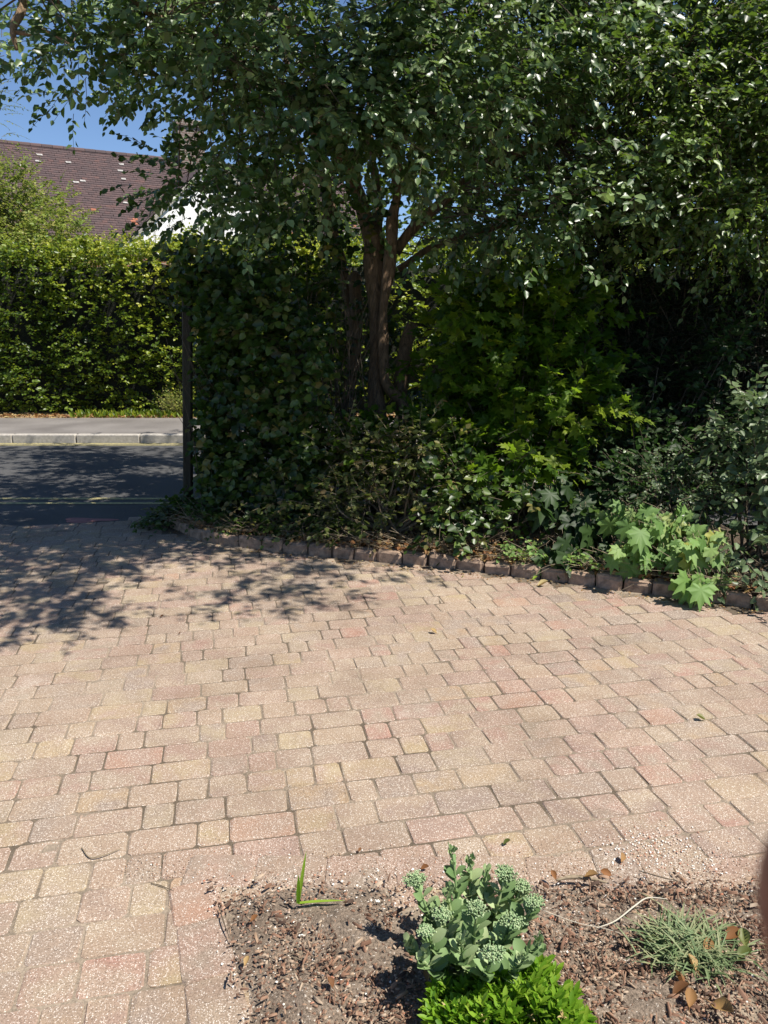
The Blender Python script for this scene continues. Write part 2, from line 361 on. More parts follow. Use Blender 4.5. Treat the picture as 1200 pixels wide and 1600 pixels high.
def bricks(name, c1, c2, mo, sc):
    m, t, b = mat(name); uv = N_(t, 'ShaderNodeUVMap').outputs[0]
    br = N_(t, 'ShaderNodeTexBrick'); t.links.new(uv, br.inputs[0]); br.inputs['Scale'].default_value = 1
    br.inputs['Brick Width'].default_value = sc[0]; br.inputs['Row Height'].default_value = sc[1]; br.inputs['Mortar Size'].default_value = sc[2]
    br.inputs['Color1'].default_value = (*c1, 1); br.inputs['Color2'].default_value = (*c2, 1); br.inputs['Mortar'].default_value = (*mo, 1)
    nz = tex(t, 'ShaderNodeTexNoise', 3, geo(t), Detail=4.0)
    t.links.new(mix(t, math_(t, 'MULTIPLY', nz.outputs[0], .7), br.outputs[0], mix(t, 1.0, br.outputs[0], (.5, .45, .42), 'MULTIPLY')), b.inputs['Base Color'])
    b.inputs['Roughness'].default_value = .9; bump(t, b, math_(t, 'SUBTRACT', 1.0, br.outputs['Fac']), .6, .01); return m
M['brick'] = bricks('house_brick', (.30, .13, .07), (.42, .21, .12), (.4, .36, .3), (.23, .075, .01))
M['chimney_brick'] = bricks('chimney_brick', (.17, .11, .09), (.26, .18, .15), (.30, .27, .24), (.23, .075, .012))
# roof tile: colour per tile from 'var'
m, t, b = mat('clay_tile'); v = attr(t)
c = ramp(t, v, [(0, (.058, .036, .038)), (.5, (.078, .046, .046)), (.9, (.10, .055, .052)), (.965, (.13, .06, .05)), (.975, (.34, .12, .06)), (1, (.42, .14, .07))])
nz = tex(t, 'ShaderNodeTexNoise', 5, geo(t), Detail=5.0)
c = mix(t, math_(t, 'MULTIPLY', nz.outputs[0], .5), c, (.08, .062, .06))
t.links.new(c, b.inputs['Base Color']); b.inputs['Roughness'].default_value = .85; M['tile'] = m
m, t, b = mat('window_glass'); b.inputs['Base Color'].default_value = (.04, .05, .06, 1); b.inputs['Roughness'].default_value = .06; M['glass'] = m
m, t, b = mat('skin'); P_ = geo(t)
n1 = tex(t, 'ShaderNodeTexNoise', 700, P_, Detail=4.0)
t.links.new(ramp(t, n1.outputs[0], [(.3, (.19, .05, .03)), (.7, (.27, .08, .045))]), b.inputs['Base Color'])
b.inputs['Roughness'].default_value = .55; b.inputs['Subsurface Weight'].default_value = .3; b.inputs['Subsurface Radius'].default_value = (.004, .0015, .0008); bump(t, b, n1.outputs[0], .2, .0003); M['skin'] = m
m, t, b = mat('nail'); b.inputs['Base Color'].default_value = (.55, .28, .22, 1); b.inputs['Roughness'].default_value = .3; M['nail'] = m
# chips and grit: colour by 'var'
m, t, b = mat('bark_chip')
c = ramp(t, attr(t), [(0, (.035, .022, .015)), (.25, (.12, .06, .035)), (.5, (.22, .12, .075)), (.72, (.30, .20, .13)), (.86, (.38, .30, .22)), (.9, (.36, .13, .07)), (.94, (.62, .57, .5)), (1, (.8, .78, .73))])
t.links.new(c, b.inputs['Base Color']); b.inputs['Roughness'].default_value = .85; M['chip'] = m

# ------------------------------------------------------------------ ground, road, drive
def sheet(name, poly, z, mt):
    b = MB(); b.add([(x, y, z) for x, y in poly], [tuple(range(len(poly)))]); o = b.build(name, mt); tag(o, kind='structure'); return o
sheet('ground', [(-400, -60), (400, -60), (400, 800), (-400, 800)], -.05, M['ground'])
def X_(y): return y
ROAD0, ROAD1 = 6.95, 10.95
sheet('road', [(-60, ROAD0), (60, ROAD0), (60, ROAD1), (-60, ROAD1)], -.012, M['asphalt'])
sheet('pavement', [(-60, 6.12), (-1.35, 6.12), (-1.0, 6.25), (60, 6.25), (60, ROAD0 + .02), (-60, ROAD0 + .02)], -.004, M['asphalt'])
sheet('far_pavement', [(-60, ROAD1 + .13), (60, ROAD1 + .13), (60, 13.05), (-60, 13.05)], .105, M['footway'])
sheet('verge', [(-60, 13.05), (60, 13.05), (60, 17), (-60, 17)], .098, M['verge'])
yl = MB()
for y in (7.05, 7.25, 10.72, 10.86):
    n = 60
    for i in range(n):
        x0 = -14 + i * .4; yl.add([(x0, y, -.008), (x0 + .4, y, -.008), (x0 + .4, y + .075, -.008), (x0, y + .075, -.008)], [(0, 1, 2, 3)])
tag(yl.build('yellow_lines', M['yellow']), kind='structure')
# faded red patch of surfacing at the mouth of the drive
rp = MB(); pts = []
for i in range(20):
    a = i / 20 * 2 * math.pi; r = 1 + .25 * math.sin(3 * a + 1) + rng.normal(0, .06)
    pts.append((-2.55 + .22 * r * math.cos(a), 6.40 + .08 * r * math.sin(a), 0.0))
rp.add(pts, [tuple(range(20))])
tag(rp.build('red_surfacing', M['red_paint']), kind='structure')

# kerb between drive and shrub bed
KP = [gp(262, 822), gp(320, 846), gp(400, 857), gp(530, 872), gp(660, 884), gp(740, 893), gp(850, 906), gp(960, 921), gp(1100, 939), gp(1200, 955), gp(1330, 985), gp(1480, 1040)]
KS = smooth(np.array(KP), 12); kd = np.concatenate([[0], np.cumsum(np.linalg.norm(np.diff(KS, axis=0), axis=1))])
def kerb(s): return np.array([np.interp(s, kd, KS[:, i]) for i in range(3)])
def kerbY(x): return np.interp(x, KS[:, 0], KS[:, 1])

# drive: joint bed plus every block modelled with its own bevel
A = math.radians(12)
BL = np.array((-.49, 1.955)); BR = (3.2, 1.93); BD = np.array((math.sin(math.radians(21)), -math.cos(math.radians(21))))   # bed corner, direction of its left edge
drive = MB()
edge = [(-14, -1.5), (12, -1.5)] + [(12, 3.0)] + [(p[0], p[1] + .03) for p in KS[::-1]] + [(-1.9, 6.15), (-14, 6.15)]
drive.add([(x, y, -.0032) for x, y in edge], [tuple(range(len(edge)))], 1)
def clear_of_border(cx, cy):
    # inside the soldier course or the bed?
    s = (np.array((cx, cy)) - BL) @ BD; nrmv = np.array((BD[1], -BD[0]))  # points left
    off = (np.array((cx, cy)) - BL) @ nrmv
    left_in = off < .145 + .055
    top_in = cy < np.interp(cx, [-.5, 3.2], [1.955, 1.93]) + .165 + .05
    off2 = off < -.03; top2 = cy < np.interp(cx, [-.5, 3.2], [1.955, 1.93]) - .03
    return not (off2 and top2)
def paver(cx, cy, lx, ly, rz, var=None, dz=0.0):
    drive.box((cx, cy, -.012 + rng.normal(0, .0007) + dz), (lx - rng.uniform(.001, .0045), ly - rng.uniform(.001, .004), .024), rz, 0, .006, var, (rng.normal(0, .003), rng.normal(0, .003)), .0010, rng.uniform(.007, .014))
row = 0
rv = -3.0
while rv < 10:
    u = -10 - rng.random() * .3
    while u < 8:
        ln = rng.choice([.105, .14, .17, .215], p=[.22, .30, .16, .32]); uc = u + ln / 2; u += ln
        cx = uc * math.cos(A) - rv * math.sin(A); cy = uc * math.sin(A) + rv * math.cos(A)
        if not (-6 < cx < 4.6 and 1.0 < cy < 6.6): continue
        ymx = 6.08 + min(max((cx + 3.3) * .33, 0), .42)
        if cy > (kerbY(cx) - .075 if cx > -1.75 else ymx): continue
        if not clear_of_border(cx, cy): continue
        pk = .5 + .5 * math.tanh((cx - .6) * 1.1 - (cy - 3.5) * .3); vv = rng.choice([.05, .16, .24, .46, .80]) if rng.random() < .25 + .45 * pk else rng.choice([.3, .42, .66, .9, .98])
        paver(cx, cy, ln, .132, A + rng.normal(0, .010), float(np.clip(vv + rng.normal(0, .03), 0, 1)))
    rv += .132
# soldier course round the bed
x = BL[0] - .12
while x < 4.2:
    ln = rng.choice([.14, .2, .215]); paver(x + ln / 2, np.interp(x, [-.5, 3.2], [1.955, 1.93]) + .072, ln, .145, -.007 + rng.normal(0, .006), None, .003); x += ln
s = -.05
while s < 1.2:
    ln = rng.choice([.14, .17, .2]); n2 = np.array((BD[1], -BD[0])); c = BL + BD * (s + ln / 2) + n2 * .072
    paver(c[0], c[1], .145, ln, math.radians(21) + rng.normal(0, .01), None, .003); s += ln
tag(drive.build('driveway', [M['paver'], M['joint']]), kind='structure')

# individual edging blocks
ORD = ['first', 'second', 'third', 'fourth', 'fifth', 'sixth', 'seventh', 'eighth', 'ninth', 'tenth', 'eleventh', 'twelfth', 'thirteenth', 'fourteenth', 'fifteenth', 'sixteenth', 'seventeenth', 'eighteenth', 'nineteenth']
ORD += ['twentieth'] + ['twenty ' + q for q in ORD[:9]] + ['thirtieth'] + ['thirty ' + q for q in ORD[:9]]
s = .02; k = 0; tot = kd[-1]
while s < tot - .25:
    ln = .185 + rng.uniform(-.02, .025); a = kerb(s); b2 = kerb(s + ln); c = (a + b2) / 2; rz = math.atan2(b2[1] - a[1], b2[0] - a[0])
    nn = np.array((-math.sin(rz), math.cos(rz), 0)); kb = MB(); p = c + nn * (.05 + rng.normal(0, .004))
    kb.box((0, 0, .006 + rng.normal(0, .006)), (ln - .008, .10, .15), rz + rng.normal(0, .045), 0, .018, None, (rng.normal(0, .05), .05 + rng.normal(0, .05)), .0035)
    o = kb.build('edging_block', M['edging'], None); o.location = p
    tag(o, 'red brown edging block of the drive kerb, %s from the gatepost' % ORD[k], 'edging block', 'edging blocks along the shrub bed'); s += ln; k += 1
# far kerb stones
for i in range(6, 20):
    x = -12.2 + i * .915; kb = MB(); kb.box((0, 0, .03), (.905, .125, .16), 0, 0, .014, None, (0, 0), .001)
    o = kb.build('kerb_stone', M['concrete']); o.location = (x, ROAD1 + .065, 0)
    ks = round((-3.05 - x) / .915)
    tag(o, ('pale concrete kerb stone across the road, %s to the left of the gatepost' % ORD[ks]) if 0 <= ks < 5 else ('pale concrete kerb stone across the road outside the picture' if ks >= 5 else 'pale concrete kerb stone across the road glimpsed behind the ivy hedge and shrubs'), 'kerb stone', 'kerb stones along the far side of the road')

# shrub bed soil
sb = MB(); n = 60; pts = []
for i in range(n + 1):
    q = kerb(tot * i / n); 
    for j in range(9):
        y = q[1] + .07 + (8.0 - q[1]) * (j / 8) ** 1.5 if False else q[1] + .07 + (7.0 - q[1] - .07) * (j / 8) ** 1.3 * (1 if q[1] < 6.8 else 0)
        pts.append((q[0], max(y, q[1]), .052 + .05 * mnoise.noise(Vector((q[0] * 3, y * 3, 0))) * (j > 0) - (.05 if j == 8 else 0)))
sb.add(pts, [(i * 9 + j, (i + 1) * 9 + j, (i + 1) * 9 + j + 1, i * 9 + j + 1) for i in range(n) for j in range(8)])
tag(sb.build('shrub_bed_soil', M['litter'], None, True), kind='structure')
# foreground bed soil
fb = MB(); pts = []; NX, NY = 220, 120
for j in range(NY + 1):
    for i in range(NX + 1):
        x = -.55 + 4.0 * i / NX; y = .55 + 1.45 * j / NY
        xl = BL[0] + (BL[1] - y) * math.tan(math.radians(21))
        x = xl - .02 + (3.3 - xl) * (i / NX) ** 1.3
        e = min(1, min(x - xl + .02, 1.97 - y) / .15)
        pts.append((x, y, -.004 + .0 + max(e, 0) * (.006 + .028 * (mnoise.noise(Vector((x * 5, y * 5, 1))) + .4)) + .011 * mnoise.noise(Vector((x * 28, y * 28, 3))) * max(e, 0)))
fb.add(pts, [(j * (NX + 1) + i, j * (NX + 1) + i + 1, (j + 1) * (NX + 1) + i + 1, (j + 1) * (NX + 1) + i) for j in range(NY) for i in range(NX)])
tag(fb.build('flower_bed_soil', M['soil'], None, True), kind='structure')

# bark chips and grit over the flower bed, one mass
T_CH = (np.array([(-.5, 0, 0), (.5, 0, .02), (.35, 1, .1), (-.4, 1, 0), (-.4, .1, .25), (.4, .05, .28), (.3, .9, .3), (-.35, .95, .22)]), [(4, 5, 6, 7), (0, 1, 5, 4), (1, 2, 6, 5), (2, 3, 7, 6), (3, 0, 4, 7)])
def scatter_chips(L, P, s0, s1, lo, hi, wr=.35):
    N = len(P); a = rng.uniform(0, 6.283, N); d = np.stack([np.cos(a), np.sin(a), rng.normal(0, .22, N)], 1)
    n = np.array((0, 0, 1.)) + rng.normal(0, .3, (N, 3)); sz = rng.uniform(s0, s1, N)
    L.add(T_CH, P, d, n, sz, rng.uniform(lo, hi, N), 0, sz * rng.uniform(wr * .6, wr * 1.5, N))
L = Leaves(); Nc = 34000
y = rng.uniform(1.2, 2.0, Nc); xl = BL[0] + (BL[1] - y) * math.tan(math.radians(21)); x = rng.uniform(xl - .03, 1.9)
ins = (y < 1.965 + rng.normal(0, .015, Nc)); P0 = np.stack([x, y, rng.uniform(.008, .026, Nc)], 1)[ins]
dens = np.array([mnoise.noise(Vector((p[0] * 3, p[1] * 3, 9))) for p in P0]); keep = (rng.random(len(P0)) < np.clip(.35 + 1.2 * (P0[:, 0] + .3) * .5 + dens * .8 - .1 + (1.75 - P0[:, 1]) * .8, .24, 1)); P0 = P0[keep]
scatter_chips(L, P0, .003, .013, .02, .9, .4)
q = rng.choice(len(P0), 1500, replace=False); scatter_chips(L, P0[q] + np.array((0, 0, .005)), .014, .036, .05, .85, .12)
Ng = 2600; y = rng.uniform(1.2, 2.02, Ng); xl = BL[0] + (BL[1] - y) * math.tan(math.radians(21)); x = rng.uniform(xl - .05, 1.9)
scatter_chips(L, np.stack([x, y, rng.uniform(.006, .016, Ng)], 1), .0015, .0065, .88, 1.0, .9)
# a little spilled over the edge of the paving
Ns = 1600; x = rng.uniform(-.8, 1.5, Ns); y = 1.99 + np.abs(rng.normal(0, .07, Ns)); scatter_chips(L, np.stack([x, y, np.full(Ns, .0032)], 1), .002, .005, .4, 1.0, .7)
g = rng.normal(0, 1, (500, 2)) * (.10, .06) + (.86, 2.12); scatter_chips(L, np.stack([g[:, 0], g[:, 1], np.full(500, .0035)], 1), .002, .006, .88, 1.0, .8)
tag(L.build('bark_mulch', [M['chip']]), kind='stuff')

# litter of dry leaves and twigs in the shrub bed, one mass
L = Leaves(); N = 5200
s = rng.uniform(0, tot, N); off = np.abs(rng.normal(0, .28, N)) + .04
P = np.array([kerb(q) for q in s]); P[:, 1] += off; P[:, 2] = .07 + rng.uniform(0, .045, N)
a = rng.uniform(0, 6.28, N); L.add(T_FINE, P, np.stack([np.cos(a), np.sin(a), rng.normal(0, .4, N)], 1), np.array((0, 0, 1.)) + rng.normal(0, .6, (N, 3)), rng.uniform(.02, .055, N), rng.uniform(0, 1, N))
N = 1500; s = rng.uniform(0, tot, N); P = np.array([kerb(q) for q in s]); P[:, 1] += np.abs(rng.normal(0, .22, N)) + .02; P[:, 2] = .09 + rng.uniform(0, .06, N)
a = rng.uniform(0, 6.28, N); D = np.stack([np.cos(a), np.sin(a) * .6, rng.normal(.05, .25, N)], 1) * rng.uniform(.06, .3, (N, 1))
L.strips(np.stack([P, P + D * .5 + rng.normal(0, .012, (N, 3)), P + D + rng.normal(0, .02, (N, 3))], 1), .0022, .001)
N = 900; s = rng.uniform(0, tot, N); P = np.array([kerb(q) for q in s]); P[:, 1] += rng.normal(-.08, .04, N); P[:, 2] = .004
a = rng.uniform(0, 6.28, N); L.add(T_OV, P, np.stack([np.cos(a), np.sin(a), rng.normal(0, .1, N)], 1), np.array((0, 0, 1.)) + rng.normal(0, .3, (N, 3)), rng.uniform(.006, .018, N), rng.uniform(0, 1, N))
tag(L.build('leaf_litter', [M['dry'], M['twig_dry']]), kind='stuff')
L = Leaves(); N = 2500; P = np.stack([rng.uniform(-8, 2, N), 13.1 + np.abs(rng.normal(0, .22, N)), rng.uniform(.1, .13, N)], 1); a = rng.uniform(0, 6.28, N)
L.add(T_OV, P, np.stack([np.cos(a), np.sin(a), rng.normal(.1, .3, N)], 1), np.array((0, 0, 1.)) + rng.normal(0, .5, (N, 3)), rng.uniform(.03, .08, N), rng.uniform(0, 1, N))
tag(L.build('verge_litter', [M['dry']]), kind='stuff')
L = Leaves(); N = 900; P = np.stack([rng.uniform(-5.4, -2.6, N), rng.uniform(13.1, 13.6, N), np.full(N, .1)], 1)
L.add(T_NAR, P, rng.normal(0, .5, (N, 3)) + (0, 0, 1.), rng.normal(0, 1, (N, 3)), rng.uniform(.04, .14, N))
tag(L.build('verge_grass', [M['leaf_hedge']]), kind='stuff')

# ------------------------------------------------------------------ house over the road
HA = np.array((-12.1, 27.1)); E = np.array((.866, .5)); Nn = np.array((.5, -.866)); RZ = 7.4
def hp(a, s_, z): q = HA + E * a + Nn * s_; return (q[0], q[1], z)
house = thing('house', 'house across the road with brown clay tiled roof and white rendered gable', 'house', (-8.0, 27.0, 0))
def quad_uv(name, corners, wh, mt, parent):
    me = bpy.data.meshes.new(name); me.from_pydata([tuple(c) for c in corners], [], [tuple(range(len(corners)))])
    uv = me.uv_layers.new(name='UVMap')
    for i, q in enumerate(wh): uv.data[i].uv = q
    me.materials.append(mt); return link(name, me, parent)
def tiles(mb, a0, a1, s0, z0, s1, z1, clip=None):
    ln = math.hypot(s1 - s0, z1 - z0); rows = int(ln / .11); w_ = .165
    for r in range(rows):
        f0 = r / rows; f1 = (r + 1.25) / rows
        cols = int((a1 - a0) / w_)
        for c_ in range(cols):
            a = a0 + (c_ + (.5 if r % 2 else 0)) * w_ + rng.normal(0, .003); am = a + w_ / 2
            sm, zm = s0 + (s1 - s0) * (f0 + f1) / 2, z0 + (z1 - z0) * (f0 + f1) / 2
            if clip and not clip(am, sm, zm): continue
            dz = .006 + rng.uniform(0, .006); up = .038 + rng.uniform(0, .008)
            q = [(a, s0 + (s1 - s0) * f0, z0 + (z1 - z0) * f0 + dz), (a + w_ - .006, s0 + (s1 - s0) * f0, z0 + (z1 - z0) * f0 + dz),
                 (a + w_ - .006, s0 + (s1 - s0) * f1, z0 + (z1 - z0) * f1 + up + dz), (a, s0 + (s1 - s0) * f1, z0 + (z1 - z0) * f1 + up + dz)]
            q2 = [(q[3][0], q[3][1], q[3][2] - .045), (q[2][0], q[2][1], q[2][2] - .045)]
            mb.add([hp(*p) for p in q + q2], [(0, 3, 2, 1), (3, 4, 5, 2)], 0, (rng.random() * .95) if rng.random() > (.004 + .07 * (sm > 2.2) * (am > 3.0)) else .99)
rf = MB()
tiles(rf, -1.5, 12, 0, RZ, 3.2, RZ - 3.2)
bk = MB()
for a0, a1, s0, z0, s1, z1 in ((-1.5, 12, 0, RZ - .03, 3.2, RZ - 3.23), (-1.5, 12, 0, RZ - .03, -4, RZ - 4.03)):
    rf.add([hp(a0, s0, z0), hp(a1, s0, z0), hp(a1, s1, z1), hp(a0, s1, z1)], [(0, 1, 2, 3)], 0, .2)
# cross wing with its gable facing us
a0 = 2.6; HW = 3.1; zg = 4.12; sg = 3.3; za = zg + HW * .93
for sgn in (-1, 1):
    ac = a0 + HW
    V = [hp(ac, -.5, za + .06), hp(ac, sg + .12, za + .06), hp(ac + sgn * (HW + .1), sg + .12, zg - .03), hp(ac + sgn * (HW + .1), -.5, zg - .03)]
    rf.add(V, [(0, 1, 2, 3)], 0, .3)
roof = rf.build('roof', M['tile'], house)
rd = MB()
for i in range(40):
    a = -1.5 + i * .34; rd.tube([hp(a, 0, RZ - .02), hp(a + .33, 0, RZ - .02)], [.10, .105], 10, 0, 0, 1, rng.random() * .9)
rd.build('ridge_tile_line', M['tile'], roof)
# pale lichen / slipped tiles
lt = MB()
for px, py in ((62, 245), (60, 255), (108, 257), (190, 260), (188, 270), (193, 283), (119, 288), (130, 286), (196, 320), (35, 262)):
    d = at(px, py, 1) - np.array((0, 0, EYE)); # intersect with roof plane
    k = ((Nn @ (-HA)) + RZ * -1 + EYE) ; den = Nn @ d[:2] + d[2]
    tt = (RZ - EYE + Nn @ HA) / den; q = d * tt + np.array((0, 0, EYE)); aa = (q[:2] - HA) @ E; ss = (q[:2] - HA) @ Nn
    lt = MB(); lt.add([hp(aa + i * .085 * rng.uniform(.6, 1.2), ss + j * .028 * rng.uniform(.5, 1.3), RZ - ss - j * .028 + .075) for i, j in ((-1, -1), (1, -1), (1, 1), (-1, 1))], [(0, 3, 2, 1)]); lt.build('lichen_patch', M['lichen'], roof)
ac = a0 + HW
quad_uv('gable_wall', [hp(a0, sg, 3.86), hp(a0 + 2 * HW, sg, 3.86), hp(a0 + 2 * HW, sg, zg), hp(ac, sg, za), hp(a0, sg, zg)], [(0, 0)] * 5, M['render'], house)
bb = MB()
for sgn in (-1, 1):
    p0 = np.array(hp(ac, sg + .05, za + .02)); p1 = np.array(hp(ac + sgn * (HW + .12), sg + .05, zg - .12 + .02))
    d = p1 - p0; dn = np.array((0, 0, -.17)); f = np.array((*(Nn * .04), 0))
    V = [p0, p1, p1 + dn, p0 + dn, p0 + f, p1 + f, p1 + dn + f, p0 + dn + f]
    bb.add(V, [(0, 1, 2, 3), (4, 7, 6, 5), (0, 4, 5, 1), (3, 2, 6, 7), (0, 3, 7, 4), (1, 5, 6, 2)])
bb.build('bargeboard', M['concrete'], house)
quad_uv('brick_wall', [hp(a0, sg - .02, 0), hp(a0 + 2 * HW, sg - .02, 0), hp(a0 + 2 * HW, sg - .02, 3.86), hp(a0, sg - .02, 3.86)], [(0, 0), (6, 0), (6, 3.86), (0, 3.86)], M['brick'], house)
quad_uv('wall', [hp(-1.4, 3.0, 0), hp(a0, 3.0, 0), hp(a0, 3.0, 4.2), hp(-1.4, 3.0, 4.2)], [(0, 0), (5.6, 0), (5.6, 3.95), (0, 3.95)], M['brick'], house)
quad_uv('wall', [hp(-1.4, 3.2, 0), hp(-1.4, -3.8, 0), hp(-1.4, -3.8, 3.4), hp(-1.4, -0, 7.3), hp(-1.4, 3.2, 4.1)], [(0, 0), (7, 0), (7, 3.4), (3.8, 7.3), (0, 4.1)], M['brick'], house)
wn = MB()
wa0, wa1, wz0, wz1 = a0 + 2.3, a0 + 4.3, 2.4, 3.74
for q in ((wa0, wa0 + .09, wz0, wz1), (wa1 - .09, wa1, wz0, wz1), (wa0 + .95, wa0 + 1.05, wz0, wz1)): wn.add([hp(q[0], sg + .03, q[2]), hp(q[1], sg + .03, q[2]), hp(q[1], sg + .03, q[3]), hp(q[0], sg + .03, q[3])], [(0, 1, 2, 3)])
for z in (wz0, wz1 - .12): wn.add([hp(wa0, sg + .034, z), hp(wa1, sg + .034, z), hp(wa1, sg + .034, z + .12), hp(wa0, sg + .034, z + .12)], [(0, 1, 2, 3)])
wf = wn.build('window', M['white'], house)
quad_uv('pane', [hp(wa0 + .05, sg + .01, wz0), hp(wa1 - .05, sg + .01, wz0), hp(wa1 - .05, sg + .01, wz1), hp(wa0 + .05, sg + .01, wz1)], [(0, 0)] * 4, M['glass'], wf)
# chimney on the ridge
ca = 5.86; cw = .95; cd = .62
def boxuv(name, a_, s_, z0, z1, wa, ws, mt, parent):
    me = bpy.data.meshes.new(name); V = []; Fc = []
    cs = [(-wa / 2, ws / 2), (wa / 2, ws / 2), (wa / 2, -ws / 2), (-wa / 2, -ws / 2)]
    V = [hp(a_ + x_, s_ + y_, z) for z in (z0, z1) for x_, y_ in cs]
    Fc = [(0, 1, 5, 4), (1, 2, 6, 5), (2, 3, 7, 6), (3, 0, 4, 7), (4, 5, 6, 7)]
    me.from_pydata(V, [], Fc); uv = me.uv_layers.new(name='UVMap'); me.materials.append(mt)
    Ws = [wa, ws, wa, ws, wa]; Hs = [z1 - z0] * 4 + [ws]
    for fi, p in enumerate(me.polygons):
        for li, c_ in zip(p.loop_indices, ((0, 0), (Ws[fi], 0), (Ws[fi], Hs[fi]), (0, Hs[fi]))): uv.data[li].uv = c_
    return link(name, me, parent)
ch = boxuv('chimney', ca, .0, RZ - .5, RZ + 1.12, cw, cd, M['chimney_brick'], house)
boxuv('chimney_cap', ca, .0, RZ + 1.12, RZ + 1.30, cw + .12, cd + .12, M['chimney_brick'], ch)
boxuv('chimney_band', ca, .0, RZ + 1.30, RZ + 1.36, cw - .06, cd - .06, M['concrete'], ch)
ae = MB(); q = np.array(hp(ca - cw / 2 - .12, .2, RZ + .2))
ae.tube([q, q + (0, 0, 1.2)], [.014, .012], 6, sub=1)
for z in (.55, .68, .8): ae.tube([q + (-.16, .02, z), q + (.10, .0, z)], [.010, .010], 5, sub=1)
ae.tube([q + (.02, 0, .5), q + (-.12, 0, 1.0), q + (-.24, 0, 1.25)], [.012, .010], 5, sub=3)
ae.build('aerial', M['metal'], house)

# ------------------------------------------------------------------ hedges and shrubs: shared builder
def shell_points(n, x0, x1, y0, y1, h, z0=0.0, top=.3, ends=True, wob=.12):
    """points on front face, top and left end of a clipped mass"""
    r = rng.random(n); P = np.zeros((n, 3)); O = np.zeros((n, 3))
    f = r < (1 - top) ; t_ = ~f
    X = rng.uniform(x0, x1, n); Z = z0 + (h - z0) * rng.random(n) ** .95
    P[f] = np.stack([X[f], np.full(f.sum(), y0), Z[f]], 1); O[f] = (0, -1, .25)
    P[t_] = np.stack([X[t_], y0 + (y1 - y0) * rng.random(t_.sum()), np.full(t_.sum(), h)], 1); O[t_] = (0, -.15, 1)
    if ends:
        e = rng.random(n) < .10; P[e] = np.stack([np.where(rng.random(e.sum()) < .5, x0, x1), rng.uniform(y0, y1, e.sum()), Z[e]], 1); O[e] = np.stack([np.sign(P[e][:, 0] - (x0 + x1) / 2), np.zeros(e.sum()), np.full(e.sum(), .3)], 1)
    w_ = np.array([mnoise.noise(Vector(p * 1.3)) * wob * 1.6 + mnoise.noise(Vector(p * 4)) * wob for p in P])
    P += nrm(O) * w_[:, None]; P -= nrm(O) * np.abs(rng.normal(0, .10, (n, 1)))
    return P, nrm(O)
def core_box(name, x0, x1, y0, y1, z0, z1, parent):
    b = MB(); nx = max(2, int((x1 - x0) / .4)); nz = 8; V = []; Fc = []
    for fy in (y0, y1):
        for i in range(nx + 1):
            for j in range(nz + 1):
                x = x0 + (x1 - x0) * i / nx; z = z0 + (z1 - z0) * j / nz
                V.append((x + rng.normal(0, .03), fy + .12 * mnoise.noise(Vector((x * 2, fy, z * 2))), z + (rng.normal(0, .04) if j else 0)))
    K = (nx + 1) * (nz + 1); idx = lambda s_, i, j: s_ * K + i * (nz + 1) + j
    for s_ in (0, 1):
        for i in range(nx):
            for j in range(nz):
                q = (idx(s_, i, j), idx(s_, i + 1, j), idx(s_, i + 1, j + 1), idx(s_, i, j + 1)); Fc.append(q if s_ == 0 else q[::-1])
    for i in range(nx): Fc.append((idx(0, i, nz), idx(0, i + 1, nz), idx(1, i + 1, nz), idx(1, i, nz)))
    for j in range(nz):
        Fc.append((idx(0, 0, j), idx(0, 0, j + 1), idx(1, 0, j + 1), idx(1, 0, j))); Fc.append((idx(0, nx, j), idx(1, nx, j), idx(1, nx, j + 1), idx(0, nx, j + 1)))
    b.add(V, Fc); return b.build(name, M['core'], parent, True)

# tall hedge on the far side of the road
hg = thing('hedge', 'tall clipped yellow green hedge on the far side of the road below the house', 'hedge', (-4, 14.2, .1))
L = Leaves()
P, O = shell_points(6400, -9.5, -1.0, 13.75, 15.1, 2.95, .15, .28, True, .2)
hn = np.array([mnoise.noise(Vector((p[0] * 2.2, p[1], p[2] * 2.6))) for p in P]); kp = hn > -.55 - .3 * (P[:, 2] > 2.5) ; P, O, hn = P[kp], O[kp], hn[kp]
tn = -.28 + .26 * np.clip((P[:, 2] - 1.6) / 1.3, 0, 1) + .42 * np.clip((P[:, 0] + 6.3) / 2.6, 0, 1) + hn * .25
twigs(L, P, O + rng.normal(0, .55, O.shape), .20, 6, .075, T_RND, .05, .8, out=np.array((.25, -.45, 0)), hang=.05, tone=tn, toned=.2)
P, O = shell_points(2200, -1.0, 8.0, 13.75, 15.1, 2.95, .15, .25, False)
twigs(L, P, O + rng.normal(0, .55, O.shape), .22, 5, .10, T_RND, .05, .8, out=np.array((.25, -.45, 0)), hang=.05, toned=.3)
# whippy new growth along the top
N = 500; P = np.stack([rng.uniform(-9, 6, N), rng.uniform(13.8, 14.9, N), rng.uniform(2.75, 3.0, N)], 1)
twigs(L, P, rng.normal(0, .3, (N, 3)) + (0, 0, 1), .28, 7, .05, T_OV, .02, .6, tone=.35)
L.build('foliage', [M['leaf_hedge'], M['twig']], hg)
core_box('shade_core', -9.3, 7.9, 14.05, 14.95, .1, 2.65, hg)  # added solid core, dark to stand in for the shaded interior and block gaps
# weedy plant at its foot
pl = thing('weed_plant', 'pale feathery weed at the foot of the far hedge beside the gatepost', 'plant', (-3.55, 13.5, .1)); L = Leaves()
N = 70; P = np.array((-3.62, 13.45, .1)) + rng.normal(0, .12, (N, 3)) * (1, .6, 0); twigs(L, P, rng.normal(0, .35, (N, 3)) + (0, 0, 1), .5, 12, .06, T_NAR, .1, .5, tone=.2)
L.build('foliage', [M['leaf_birch'], M['twig']], pl)

